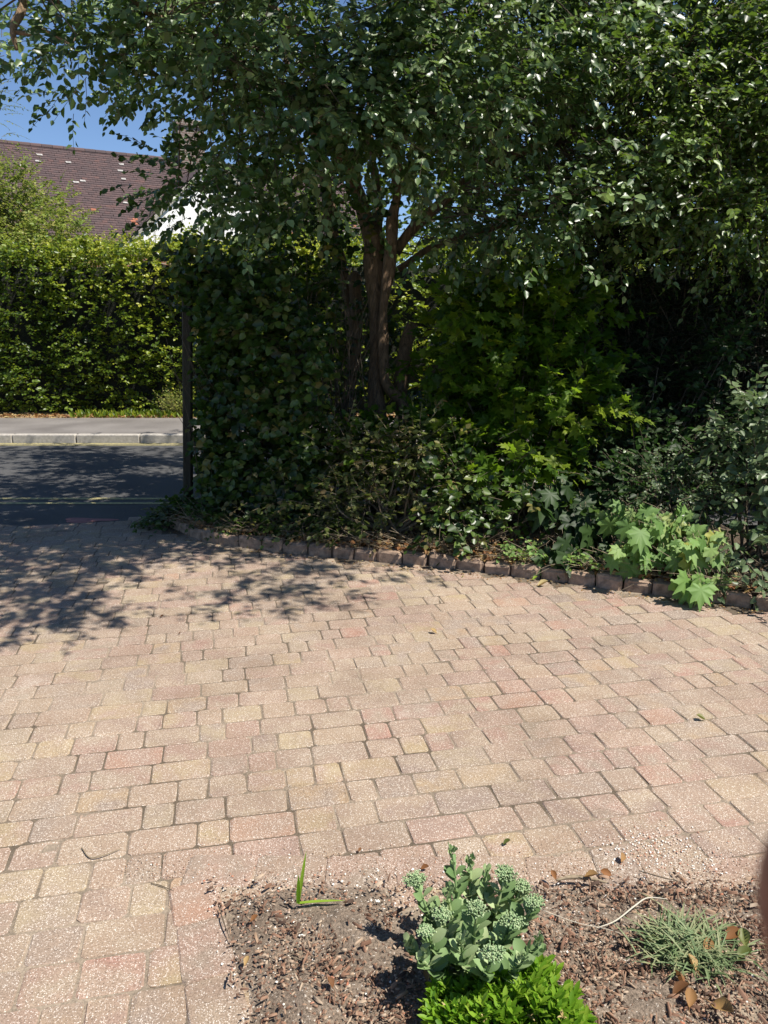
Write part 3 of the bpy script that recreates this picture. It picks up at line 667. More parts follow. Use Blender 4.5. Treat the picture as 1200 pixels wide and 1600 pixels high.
def crown_clumps(L, C, R, nt_, length, nl, size, T, center, **kw):
    """C: clump centres, R: radius; nt_ twigs in each, pointing away from the tree's centre"""
    for c_, r in zip(C, R):
        n = max(1, int(nt_ * rng.uniform(.6, 1.4))); P = c_ + rng.normal(0, 1, (n, 3)) * r * (.5, .5, .38)
        D = nrm(P - c_) * .8 + nrm(c_ - center) * .5 + rng.normal(0, .3, (n, 3)) + (0, 0, .1)
        twigs(L, P, D, length, nl, size, T, tone=rng.normal(0, .13), **kw)

# trees beyond the hedge at left
tr = thing('bushy_tree', 'bushy yellow green tree rising over the far hedge at its left end', 'tree', (-7.2, 15.6, 0)); L = Leaves()
c0 = np.array((-7.2, 15.6, 3.0)); 
def ellip(n, c, r, pw=.45):
    d = nrm(rng.normal(0, 1, (n, 3))); return c + d * np.array(r) * rng.random((n, 1)) ** pw
C = np.vstack([ellip(70, c0, (1.65, 1.0, 1.55)), ellip(25, np.array((-6.1, 15.2, 2.95)), (1.0, .7, .5)), ellip(26, np.array((-7.5, 15.2, 3.8)), (.8, .7, .9))])
crown_clumps(L, C, rng.uniform(.25, .42, len(C)), 32, .24, 8, .075, T_OV, c0, droop=.1, tw=.003)
L.build('crown', [M['leaf_birch'], M['twig']], tr)
tb = MB(); tb.tube([(-7.2, 15.6, 0), (-7.25, 15.6, 1.5), (-7.1, 15.6, 3.2), (-7.4, 15.5, 4.3)], [.12, .1, .06, .02], 8, bump=.3); tb.build('trunk', M['bark_grey'], tr, True)
tr = thing('birch_tree', 'airy tree with thin feathery golden branches against the sky at left', 'tree', (-9.2, 17.5, 0)); L = Leaves()
c0 = np.array((-9.2, 17.5, 5.6)); tb = MB(); tb.tube([(-9.2, 17.5, 0), (-9.3, 17.5, 3), (-9.1, 17.5, 6), (-9.0, 17.4, 8.0)], [.16, .13, .08, .02], 8, bump=.2)
C = ellip(46, c0, (1.25, 1.0, 2.6), .6); C = C[C[:, 2] > 3.6]
for c_ in C:
    b0 = np.array((-9.15, 17.5, c_[2] - .7)); tb.tube([b0, (b0 + c_) / 2 + (0, 0, .15), c_], [.025, .015, .006], 5, sub=3)
crown_clumps(L, C, rng.uniform(.3, .55, len(C)), 11, .42, 11, .06, T_NAR, c0, droop=.25, tw=.004)
L.build('crown', [M['leaf_birch'], M['twig']], tr); tb.build('trunk', M['bark_grey'], tr, True)
# slim sprays above the hedge in front of the gable
for (px, py, lab) in ((238, 372, 'slender wispy sapling top in front of the white gable, left of the other'), (262, 384, 'slender wispy sapling top in front of the white gable, right of the other')):
    p = at(px, py, 14.6); tr = thing('sapling', lab, 'sapling', (p[0], p[1], 0), 'saplings growing out of the far hedge'); L = Leaves()
    b0 = np.array((p[0], p[1], 2.6)); tp = np.array((p[0] + .05, p[1], p[2] + .55)); sp_ = MB(); sp_.tube([(p[0], p[1], 0), b0, (b0 + tp) / 2 + (.03, 0, 0), tp], [.02, .012, .008, .003], 5, sub=3); sp_.build('trunk', M['twig'], tr)
    N = 26; tt = rng.random((N, 1)); P = b0 + (tp - b0) * tt; D = rng.normal(0, 1, (N, 3)) * (1, 1, .2) + (0, 0, .9); twigs(L, P, D, .25, 7, .05, T_NAR, .1, .7)
    L.build('crown', [M['leaf_birch'], M['twig']], tr)
# tall trees standing beyond the road on the right, glimpsed through the leaves
for i, (x, y, h, r) in enumerate(((1.8, 18.4, 7.5, 2.9), (6.6, 18.0, 8.0, 3.2), (11.8, 19, 8.5, 3.2), (-1.9, 21.5, 6.2, 1.9))):
    lab = ['broad green tree beyond the road seen through gaps behind the forked trunk', 'tall green tree beyond the road seen through gaps above the lime green maple', 'tall green tree beyond the road glimpsed at the right edge', 'small green tree in the garden across the road to the right of the house'][i]
    tr = thing('broadleaf_tree', lab, 'tree', (x, y, 0), 'trees in the gardens across the road'); L = Leaves(); c0 = np.array((x, y, h * .5)); tb = MB()
    tb.tube([(x, y, 0), (x + .1, y, h * .35), (x, y, h * .8)], [.2, .15, .04], 8, bump=.2)
    C = ellip(120, c0, (r, r * .7, h * .46), .5)
    crown_clumps(L, C, rng.uniform(.45, .7, len(C)), 11, .4, 7, .15, T_RND, c0, droop=.1, tw=.004)
    L.build('crown', [M['leaf_tree2'], M['twig']], tr); tb.build('trunk', M['bark_grey'], tr, True)

# ------------------------------------------------------------------ gatepost
gpst = gp(292, 812); px0 = gpst[0]; py0 = gpst[1]
pb = MB(); pb.box((0, 0, 1.0), (.07, .09, 2.0), .05, 0, .008, None, (0, 0), .002); V = pb.v[0]; V[:, 0] += px0 + V[:, 2] * .055; V[:, 1] += py0 + .05; pst = pb.build('gatepost', M['timber']); tag(pst, 'dark weathered timber gatepost at the end of the ivy hedge by the road', 'gatepost')

# ------------------------------------------------------------------ ivy hedge beside the gatepost
XH0 = px0 + .06
def front(x): return kerbY(x) + .30
hg = thing('ivy_hedge', 'dark overgrown ivy hedge between the gatepost and the forked tree', 'hedge', (-.9, 6.3, .08)); L = Leaves()
N = 850; X = XH0 + .08 + 1.05 * rng.random(N) ** 1.15; Z = rng.uniform(.08, 1, N) * (2.1 - .9 * np.clip((X - XH0 - .8) / .5, 0, 1))
Y = np.array([front(x) for x in X]) + .05 + .10 * np.array([mnoise.noise(Vector((x * 2, z * 2, 4))) for x, z in zip(X, Z)]) * 2 + np.abs(rng.normal(0, .16, N)) + .12 * Z / 2
P = np.stack([X, Y, Z], 1); O = np.array((-.1, -1, .2))
twigs(L, P, O + rng.normal(0, .6, (N, 3)), .17, 6, .078, T_RND, .1, .5, out=np.array((.1, -.75, 0)), hang=.25)
N = 420; P = np.stack([rng.uniform(XH0 + .09, XH0 + .32, N), rng.uniform(6.3, 7.0, N), rng.uniform(.1, 2.15, N)], 1); twigs(L, P, np.array((-.15, -.5, .1)) + rng.normal(0, .45, (N, 3)), .14, 6, .075, T_RND, .1, .6, out=np.array((-.3, -.5, 0)), hang=.2)
N = 420; P = np.stack([XH0 + .15 + 1.0 * rng.random(N), rng.uniform(6.2, 6.95, N), rng.uniform(.6, 2.25, N)], 1); twigs(L, P, rng.normal(0, .8, (N, 3)), .2, 6, .08, T_RND, .1, .8, hang=.1)
# trailing ivy at the foot
N = 260; P = np.array([kerb(q) for q in rng.uniform(0, 1.9, N)]) + np.stack([rng.normal(0, .03, N), .12 + np.abs(rng.normal(0, .12, N)), .08 + rng.uniform(0, .1, N)], 1); twigs(L, P, np.array((0, -.7, .1)) + rng.normal(0, .6, (N, 3)), .16, 6, .05, T_RND, .25, .9, hang=.2)
N = 60; P = np.stack([rng.uniform(-1.95, -1.7, N), rng.uniform(6.0, 6.5, N), rng.uniform(.02, .12, N)], 1); twigs(L, P, np.array((-.5, -.5, .2)) + rng.normal(0, .5, (N, 3)), .16, 6, .05, T_RND, .25, .9)
N = 200; P = np.stack([XH0 + .1 + 1.3 * rng.random(N), 6.15 + rng.uniform(0, .4, N), np.zeros(N) + .05], 1); H = rng.uniform(.8, 2.1, N)
L.strips(np.stack([P, P + np.stack([rng.normal(0, .1, N), rng.normal(0, .05, N), H * .5], 1), P + np.stack([rng.normal(0, .22, N), rng.normal(0, .1, N), H], 1)], 1), .005, .002)
for V in L.V: V[:, 0] += .055 * V[:, 2]
N = 520; P = np.stack([rng.uniform(XH0 + .35, XH0 + 1.75, N), rng.uniform(7.0, 7.25, N), rng.uniform(.25, 2.75, N)], 1); twigs(L, P, np.array((0, -.5, .2)) + rng.normal(0, .6, (N, 3)), .18, 6, .07, T_RND, .1, .5, out=np.array((.1, -.6, 0)), hang=.25)
N = 70; P = np.stack([rng.uniform(XH0 - .02, XH0 + .3, N), rng.uniform(6.25, 6.6, N), rng.uniform(1.75, 2.25, N)], 1); twigs(L, P, np.array((-.3, -.5, .2)) + rng.normal(0, .6, (N, 3)), .16, 6, .075, T_RND, .1, .5, out=np.array((.1, -.6, 0)), hang=.25)
N = 45; P = np.stack([rng.uniform(px0 - .06, px0 + .1, N), rng.uniform(6.2, 6.4, N), rng.uniform(.02, .22, N)], 1); twigs(L, P, np.array((-.3, -.6, .2)) + rng.normal(0, .5, (N, 3)), .15, 6, .05, T_RND, .2, .6)
L.build('foliage', [M['leaf_ivy'], M['twig']], hg)

# ------------------------------------------------------------------ the forked tree
TZ = 6.75
TB = at(605, 805, TZ); TB[2] = 0.05
tree = thing('forked_tree', 'spreading tree with several brown forked stems rising from the shrub bed', 'tree', tuple(TB))
def pp(seq, dz=0.0): return np.array([at(a, b_, TZ + dz + (c_[0] if c_ else 0)) for a, b_, *c_ in seq])
tk = MB()
tk.tube(pp([(604, 815), (597, 720), (588, 620), (592, 540), (586, 470), (587, 410), (583, 365)]), [.11, .09, .075, .07, .08, .098, .085], 14, bump=.35, sub=5)
tk.build('trunk', M['bark'], tree, True)
def stem(seq, rad, dz=0, name='limb', seg=10): 
    b = MB(); b.tube(pp(seq, dz), rad, seg, bump=.45, sub=5); return b.build(name, M['bark'], tree, True)
stem([(640, 815), (638, 700), (632, 632), (616, 614), (603, 594), (598, 545), (597, 490), (604, 440), (611, 390), (612, 345), (621, 300), (622, 220), (632, 120)], [.07, .06, .052, .05, .044, .042, .042, .048, .055, .046, .04, .03, .02], -.15)
stem([(586, 395), (572, 345), (556, 295), (538, 235), (515, 160), (490, 70)], [.085, .065, .055, .045, .03, .018], .0)
stem([(584, 380), (590, 330), (585, 270), (575, 190), (590, 80)], [.05, .045, .04, .03, .015], .25)
stem([(545, 815), (541, 690), (544, 620), (553, 560), (556, 500), (556, 440), (549, 428)], [.075, .07, .06, .058, .06, .062, .045], .25)
stem([(553, 560), (545, 470), (528, 400), (516, 345), (505, 270), (480, 170, -.4), (440, 80, -.8)], [.05, .05, .055, .055, .045, .035, .02], .35)
stem([(645, 815), (636, 720), (628, 640), (628, 585), (634, 540), (645, 505)], [.07, .066, .06, .06, .058, .045], .1)
longlimb = [(617, 392), (650, 352), (700, 308), (745, 270), (800, 242), (868, 222), (905, 204), (960, 192), (1040, 172)]
stem(longlimb, [.05, .046, .042, .04, .038, .035, .03, .025, .018], .0)
stem([(622, 420), (680, 385), (760, 360), (850, 325), (960, 308, .3), (1080, 300, .5)], [.03, .03, .026, .024, .02, .014], .5)
stem([(745, 270), (790, 215), (840, 190), (900, 130)], [.025, .022, .018, .01], .1)
stem([(560, 300), (500, 200, -.6), (400, 120, -1.2), (300, 60, -1.6), (215, 5, -1.8), (140, -70, -1.9)], [.035, .03, .028, .024, .022, .015], 0)
stem([(490, 70), (330, -60, -1.2), (150, -110, -1.8), (40, -40, -2.1), (36, 10, -2.15), (20, 45, -2.2), (26, 78, -2.2)], [.03, .03, .03, .028, .024, .02, .008], 0)
stem([(22, 50), (45, 52), (70, 48), (110, 70)], [.013, .012, .01, .005], -2.2)
stem([(620, 300), (600, 150, -.4), (650, 0, -.8), (700, -200, -1.3)], [.035, .03, .025, .015], 0)
LIMB = np.vstack([smooth(pp(s_), 6) for s_ in (longlimb, [(586, 395), (556, 295), (515, 160), (490, 70), (480, -100)], [(560, 300), (500, 200, -.6), (400, 120, -1.2), (300, 60, -1.6), (215, 5, -1.8), (140, -70, -1.9)],
     [(619, 300), (630, 120), (640, -100), (640, -300)], [(490, 70), (330, -60, -1.2), (150, -110, -1.8), (40, -40, -2.1)], [(620, 300), (600, 150, -.4), (650, 0, -.8), (700, -200, -1.3)], [(622, 420, .5), (850, 325, .5), (1080, 300, 1)])])
# crown volume: low skirt rises towards the left, where the sky shows
def proj(P):
    X, Y, Z = P[:, 0], P[:, 1], P[:, 2] - EYE; zc = Y * CT - Z * ST; return 600 + F * X / zc, 800 - F * (Y * ST + Z * CT) / zc, zc
def skirt(P, pad=0):
    px, py, zc = proj(P)
    lim = np.interp(px, [-200, 0, 20, 60, 165, 200, 235, 270, 300, 400, 470, 560, 640, 700, 850, 1000, 1200, 1500], [100, 125, 135, 140, 140, 165, 250, 340, 385, 395, 375, 250, 260, 420, 470, 480, 470, 460])
    win = (px > 170) & (px < 345) & (py > 140) & (py < 258)
    cor = np.zeros(len(px), bool)
    for ln_, wd in ((longlimb, 52), ([(586, 400), (572, 345), (556, 295), (545, 260)], 34), ([(604, 560), (606, 410), (613, 350), (619, 300), (622, 255)], 38)):
        q = smooth(np.array([(a_[0], a_[1]) for a_ in ln_], float), 8)
        for a_, b_ in q: cor |= ((px - a_) ** 2 + (py - b_) ** 2 < wd * wd) & (zc < 6.95)
    return (py < lim - pad) & ~win & ~cor
C = []
c1 = ellip(1900, np.array((.35, 7.0, 4.5)), (4.1, 2.9, 2.9), .42)
c2 = ellip(150, np.array((-1.3, 5.7, 3.3)), (1.7, 1.1, 1.0), .5)         # bough reaching over the drive at left
c3 = ellip(120, np.array((.3, 5.6, 3.0)), (2.0, .6, .75), .5)
yf = 5.3 + np.clip(c1[:, 2] - 3.0, 0, 9) * .55 + .35 * np.array([mnoise.noise(Vector(q * .8)) for q in c1]); c1 = c1[c1[:, 1] > yf]
C = np.vstack([c1, c2, c3]); C = C[skirt(C, 28)]
px, py, zc = proj(C)
sh = C[:, :2] + C[:, 2:3] * np.array(SH)                      # keep the sunny part of the drive open
def sunny(sh):
    x, y = sh[:, 0], sh[:, 1]
    lim = np.interp(x, [-6, -2.6, -1.9, -1.5, -.7, -.2, .2, .6, 1.2, 2.5, 4], [3.6, 3.9, 4.25, 4.75, 4.6, 4.85, 5.25, 5.45, 5.3, 4.9, 4.6]); return y < lim
C = C[~sunny(sh) & (C[:, 2] > 2.0)]
keep = (C[:, 2] < 4.9) | (rng.random(len(C)) < .75); C = C[keep]
sh = C[:, :2] + C[:, 2:3] * np.array(SH); dn = np.array([mnoise.noise(Vector((q[0] * 1.1, q[1] * 1.6, 7.7))) for q in sh]); C = C[~((sh[:, 0] < -1.6) & (dn > .12))]
qx, qy, qz = proj(C); sel = rng.random(len(C)) < np.where(C[:, 2] > 4.6, .6, 1.0) * np.where((qx < 380) & (qy < 190), .55, 1.0); C = C[sel]
L = Leaves(); ctr = np.array((.2, 7.3, 4.0))
vis = (proj(C)[1] > -160) 
crown_clumps(L, C[vis], rng.uniform(.22, .42, vis.sum()), 12, .25, 8, .072, T_WOV, ctr, droop=.18, hang=.35, out=np.array((.3, -.7, 0)))
crown_clumps(L, C[~vis], rng.uniform(.3, .5, (~vis).sum()), 6, .32, 6, .10, T_RND, ctr, droop=.15, hang=.3)
# connecting branchlets
idx = np.array([np.argmin(((LIMB - c_) ** 2).sum(1)) for c_ in C]); B0 = LIMB[idx]; d_ = np.linalg.norm(B0 - C, axis=1)
ok = d_ < 2.2; B0 = B0[ok]; C1 = C[ok]; mid = (B0 + C1) / 2 + rng.normal(0, .08, C1.shape) + (0, 0, .06); q1 = B0 * .75 + C1 * .25 + rng.normal(0, .04, C1.shape)
L.strips(np.stack([B0, q1, mid, C1 * .8 + mid * .2 + rng.normal(0, .03, C1.shape), C1], 1), .009, .003)
# out-of-frame bough whose shade falls on the left of the drive
shp = np.vstack([rng.uniform((-4.6, 4.2), (-1.7, 6.1), (135, 2)), rng.uniform((-1.6, 4.65), (.0, 5.6), (16, 2)), np.array([(-1.0, 4.55), (-.8, 4.45), (-.6, 4.5), (-.3, 4.7), (-1.9, 4.2), (-2.2, 4.3), (.2, 4.95)])])
hh = rng.uniform(3.9, 4.7, len(shp)); C2 = np.stack([shp[:, 0] - SH[0] * hh, shp[:, 1] - SH[1] * hh, hh], 1)
crown_clumps(L, C2, rng.uniform(.16, .3, len(C2)), 8, .24, 7, .075, T_OV, ctr, droop=.15, hang=.3)
mid = (C2 + np.array((.9, 6.2, 4.4))) / 2 + rng.normal(0, .1, C2.shape); L.strips(np.stack([np.broadcast_to(np.array((.9, 6.2, 4.4)), C2.shape), mid, C2], 1), .01, .003)
L.build('crown', [M['leaf_tree'], M['twig']], tree)

# second tree at right, trunk outside the picture
t2 = thing('broad_tree', 'finer leaved green tree whose branches fill the upper right of the picture', 'tree', (4.6, 7.6, 0.05))
tb = MB(); tb.tube([(4.6, 7.6, 0), (4.55, 7.5, 1.5), (4.4, 7.4, 3), (4.2, 7.2, 5)], [.18, .15, .12, .05], 12, bump=.3); tb.build('trunk', M['bark'], t2, True)
for pts_, rad in (([(4.5, 7.5, 2.0), at(1260, 180, 6.2), at(1200, 172, 6.0), at(1130, 160, 5.9), at(1080, 130, 5.8)], [.06, .045, .035, .03, .015]),
                  ([(4.5, 7.5, 1.9), at(1150, 290, 6.6), at(1045, 300, 6.5), at(990, 290, 6.4)], [.04, .03, .022, .01]),
                  ([(4.4, 7.4, 2.8), at(1240, 0, 5.6), at(1150, -40, 5.2), at(1100, -90, 5)], [.06, .04, .03, .02])):
    b = MB(); b.tube(pts_, rad, 8, bump=.25, sub=6); b.build('limb', M['bark'], t2, True)
C = np.vstack([ellip(520, np.array((4.4, 7.3, 4.2)), (3.0, 2.3, 2.4), .45), ellip(90, np.array((2.6, 6.0, 3.0)), (1.3, .8, 1.0), .5)])
C = C[C[:, 1] > 5.1 + np.clip(C[:, 2] - 3.0, 0, 9) * .5]; C = C[skirt(C, 0) | (proj(C)[0] > 1060)]
px, py, zc = proj(C); C = C[(py < np.interp(px, [600, 800, 900, 1200, 1600], [250, 300, 400, 440, 460])) & (C[:, 2] > 1.9)]
sh = C[:, :2] + C[:, 2:3] * np.array(SH); C = C[~sunny(sh)]
L = Leaves(); vis = (proj(C)[1] > -160) & (proj(C)[0] < 1350)
ctr = np.array((4.4, 7.4, 3.8))
crown_clumps(L, C[vis], rng.uniform(.25, .42, vis.sum()), 17, .25, 9, .052, T_OV, ctr, droop=.15, hang=.35, out=np.array((.3, -.6, 0)))
crown_clumps(L, C[~vis], rng.uniform(.3, .5, (~vis).sum()), 7, .32, 6, .10, T_RND, ctr, droop=.15, hang=.3)
L.build('crown', [M['leaf_tree2'], M['twig']], t2)

# ------------------------------------------------------------------ shrubs of the bed
def bush(name, label, cat, base, blobs, ntw, length, nl, size, T, mt, per=14, out=np.array((.15, -.5, 0)), stems=10, group=None, hang=.2, toned=.25, droop=.1, tm='twig'):
    o = thing(name, label, cat, tuple(base), group); L = Leaves(); st = MB(); tot_ = sum(b_[2] for b_ in blobs)
    for c_, r, wgt in blobs:
        n = max(3, int(ntw / per * wgt / tot_)); C = ellip(n, np.array(c_, float), r, .4); C = C[C[:, 2] > .12]
        for cc in C:
            k = max(2, int(per * rng.uniform(.6, 1.4))); P = cc + rng.normal(0, .09, (k, 3)); D = nrm(P - cc) * .6 + nrm(cc - np.array(c_)) * .6 + rng.normal(0, .3, (k, 3)) + (0, -.2, .1)
            twigs(L, P, D, length, nl, size, T, droop, .9, out=out, hang=hang, tone=rng.normal(0, .12), toned=toned)
        for j in rng.choice(len(C), min(stems, len(C)), replace=False):
            b0 = np.array(base) + rng.normal(0, .08, 3) * (1, 1, 0); mid = (b0 + C[j]) / 2 + rng.normal(0, .07, 3)
            st.tube([b0, mid, C[j]], [.010, .007, .003], 5, sub=4)
    L.build('foliage', [mt, M[tm]], o); st.build('stems', M[tm], o); return o
# yellowing privet low in front of the trunks
bush('privet_shrub', 'low privet shrub with yellowing leaves and brown twigs in front of the forked trunk', 'shrub', (.02, 5.75, .08),
     [(at(540, 735, 5.9), (.45, .25, .28), 1), (at(640, 720, 5.8), (.4, .25, .25), 1), (at(600, 790, 5.7), (.62, .18, .16), .8), (at(480, 770, 5.9), (.3, .2, .2), .4)], 620, .16, 6, .055, T_OV, M['leaf_privet'], stems=26, tm='twig_dry', toned=.35)
bush('young_shrub', 'fresh green sprigs of a young shrub just below the fork of the trunk', 'shrub', (-.05, 6.1, .08),
     [(at(560, 690, 6.1), (.32, .15, .08), 1), (at(665, 678, 6.1), (.20, .15, .08), .6), (at(560, 705, 6.0), (.2, .12, .1), .4)], 150, .18, 6, .075, T_RND, M['leaf_lime'], stems=5)
# lime green maple
bush('maple_shrub', 'lime green maple with layered lobed leaves to the right of the trunk', 'shrub', (1.0, 6.1, .08),
     [(at(790, 480, 6.0), (.62, .3, .14), 1.3), (at(850, 570, 6.1), (.48, .3, .35), 1.2), (at(785, 640, 6.1), (.52, .3, .4), 1.3), (at(880, 640, 5.8), (.35, .25, .32), .8), (at(780, 720, 5.8), (.5, .25, .25), .8), (at(850, 520, 6.2), (.5, .3, .2), .6), (at(735, 560, 6.3), (.3, .25, .35), .7)],
     800, .22, 5, .095, T_LOBE, M['leaf_lime'], per=10, hang=.15, out=np.array((.1, -.55, 0)), stems=7, toned=.3)
bush('laurel_shrub', 'dull green round leaved shrub behind the maple', 'shrub', (.9, 6.7, .08),
     [(at(760, 620, 7.1), (.6, .25, .6), 1), (at(820, 560, 7.0), (.7, .3, .6), 1), (at(840, 740, 6.5), (.7, .3, .35), .7)], 650, .2, 6, .09, T_RND, M['leaf_ivy'])
# foliage filling low between maple and drive
bush('bramble_bush', 'dark green bramble reaching forward under the maple above the dry litter', 'shrub', (.75, 5.5, .08),
     [(at(740, 760, 5.6), (.35, .2, .18), 1), (at(700, 800, 5.4), (.25, .15, .12), .6), (at(860, 800, 5.3), (.3, .2, .15), .6)], 210, .16, 5, .065, T_RND, M['leaf_ivy'])
# dark yew at right
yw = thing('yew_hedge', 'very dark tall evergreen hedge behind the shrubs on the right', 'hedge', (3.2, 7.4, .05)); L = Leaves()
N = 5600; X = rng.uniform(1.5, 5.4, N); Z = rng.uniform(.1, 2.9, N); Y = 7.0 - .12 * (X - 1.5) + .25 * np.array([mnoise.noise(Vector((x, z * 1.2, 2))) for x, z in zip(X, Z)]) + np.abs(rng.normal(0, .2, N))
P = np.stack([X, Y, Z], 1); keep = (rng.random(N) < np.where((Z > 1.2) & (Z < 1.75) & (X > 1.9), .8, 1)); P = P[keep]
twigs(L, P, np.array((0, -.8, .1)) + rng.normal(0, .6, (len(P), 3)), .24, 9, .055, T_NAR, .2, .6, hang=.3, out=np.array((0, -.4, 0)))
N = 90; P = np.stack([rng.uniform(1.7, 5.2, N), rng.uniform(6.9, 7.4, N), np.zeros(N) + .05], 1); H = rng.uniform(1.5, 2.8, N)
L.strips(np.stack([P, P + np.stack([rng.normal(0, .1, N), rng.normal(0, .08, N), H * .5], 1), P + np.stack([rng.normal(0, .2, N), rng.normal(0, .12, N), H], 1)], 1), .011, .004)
L.build('foliage', [M['leaf_dark'], M['twig']], yw); core_box('shade_core', 2.0, 5.5, 7.45, 8.0, .05, 2.1, yw)  # the core is an added dark block, its colour standing for shade within
# shrub belt below the yew
bush('dark_shrub', 'deep green shadowed shrub below the dark evergreen hedge', 'shrub', (2.0, 6.0, .08),
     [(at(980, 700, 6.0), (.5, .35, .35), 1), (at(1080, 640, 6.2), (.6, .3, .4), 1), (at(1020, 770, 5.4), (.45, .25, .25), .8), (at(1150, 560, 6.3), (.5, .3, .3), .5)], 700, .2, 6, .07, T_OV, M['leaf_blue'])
bush('mock_orange_shrub', 'pale green leaved shrub catching the sun at the right edge', 'shrub', (2.45, 4.95, .08),
     [(at(1170, 745, 4.9), (.28, .25, .30), 1), (at(1195, 680, 5.0), (.22, .2, .2), .6), (at(1180, 850, 4.7), (.25, .2, .15), .5), (at(1290, 740, 4.9), (.4, .3, .4), 1)], 330, .2, 7, .07, T_OV, M['leaf_pale'], stems=8, hang=.35)
bush('small_leaved_shrub', 'small round leaved arching sprigs above the vine leaves', 'shrub', (2.0, 5.15, .08),
     [(at(1075, 760, 5.0), (.20, .12, .12), 1), (at(1110, 785, 4.9), (.14, .1, .1), .5), (at(1040, 745, 5.05), (.1, .1, .1), .3)], 90, .16, 9, .026, T_RND, M['leaf_pale'], stems=6)
# creepers with large lobed leaves
def creeper(name, label, base, spots, n, size, mt, th=(0.0, -.3, .2)):
    o = thing(name, label, 'climbing plant', tuple(base)); L = Leaves(); P = []
    for c_, r, w_ in spots: P.append(np.array(c_) + rng.normal(0, 1, (int(n * w_), 3)) * np.array(r) * .6)
    P = np.vstack(P); P = P[P[:, 2] > .05]; N = len(P)
    d = np.stack([rng.normal(0, .45, N), -.35 + rng.normal(0, .3, N), -.8 + rng.normal(0, .25, N)], 1)
    nn_ = np.array((.25, -.9, .75)) + rng.normal(0, .35, (N, 3)); sz = size * rng.uniform(.45, 1.15, N)
    L.add(T_LOBE, P, d, nn_, sz)
    B = np.array(base) + rng.normal(0, .12, (N, 3)) * (1.5, 1, 0) + (0, .15, 0); m1 = (B + P) / 2 + rng.normal(0, .03, (N, 3)) + (0, .05, .06)
    L.strips(np.stack([B, m1, P + (0, .03, .02), P], 1), .0022, .0012); L.build('foliage', [mt, M['twig_dry']], o); return o
creeper('vine', 'sunlit light green vine with lobed leaves spilling over the kerb', (1.95, 4.85, .09),
        [(at(1030, 815, 4.9), (.22, .12, .08), 1), (at(1090, 850, 4.75), (.16, .10, .10), .9), (at(990, 860, 4.85), (.12, .06, .06), .4), (at(1090, 905, 4.6), (.10, .05, .04), .35), (at(970, 800, 5.1), (.14, .08, .08), .4)], 60, .135, M['leaf_vine'])
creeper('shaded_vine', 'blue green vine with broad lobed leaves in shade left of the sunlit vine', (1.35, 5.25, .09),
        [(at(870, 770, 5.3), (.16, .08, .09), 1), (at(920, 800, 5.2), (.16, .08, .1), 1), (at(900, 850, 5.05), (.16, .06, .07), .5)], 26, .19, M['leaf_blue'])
gv = thing('ground_ivy', 'small leaved ivy trailing over the kerb at the right edge', 'climbing plant', (2.3, 4.5, .08)); L = Leaves(); N = 60
P = np.array([kerb(q) for q in rng.uniform(tot * .52, tot * .66, N)]) + np.stack([np.zeros(N), .08 + np.abs(rng.normal(0, .1, N)), .10 + rng.uniform(0, .06, N)], 1)
twigs(L, P, np.array((0, -.6, .1)) + rng.normal(0, .5, (N, 3)), .13, 6, .04, T_RND, .2, .9); L.build('foliage', [M['leaf_vine'], M['twig_dry']], gv)

# ------------------------------------------------------------------ flower bed plants
def gz(px, py): q = gp(px, py); q[2] = .015; return q
# sedum
sb0 = gz(735, 1515); sd = thing('sedum', 'grey green fleshy sedum with broccoli like flower buds in the flower bed', 'plant', tuple(sb0))
T_SED = t_grid([(0, .06), (.2, .16), (.5, .32), (.78, .30), (.93, .16), (1, .03)], 7, .12, .10, .06)
tips = [(708, 1335, 2.05, 0), (650, 1375, 2.0, 1), (790, 1365, 2.02, 1), (835, 1410, 1.9, 1), (745, 1420, 1.86, 1), (665, 1455, 1.84, 1), (800, 1440, 1.85, 1), (760, 1375, 2.05, 0), (700, 1400, 1.98, 0), (770, 1490, 1.72, 1), (640, 1480, 1.86, 0), (840, 1480, 1.82, 0), (720, 1470, 1.78, 0), (690, 1430, 1.9, 1), (815, 1385, 2.03, 1), (735, 1350, 2.1, 0), (660, 1500, 1.8, 0), (820, 1500, 1.76, 0)]
ico = [(0, 0, 1), (.894, 0, .447), (.276, .851, .447), (-.724, .526, .447), (-.724, -.526, .447), (.276, -.851, .447), (.724, .526, -.447), (-.276, .851, -.447), (-.894, 0, -.447), (-.276, -.851, -.447), (.724, -.526, -.447), (0, 0, -1)]
icf = [(0, 1, 2), (0, 2, 3), (0, 3, 4), (0, 4, 5), (0, 5, 1), (1, 6, 2), (2, 7, 3), (3, 8, 4), (4, 9, 5), (5, 10, 1), (6, 7, 2), (7, 8, 3), (8, 9, 4), (9, 10, 5), (10, 6, 1), (11, 7, 6), (11, 8, 7), (11, 9, 8), (11, 10, 9), (11, 6, 10)]
T_ICO = (np.array(ico), icf)
Lf = Leaves()
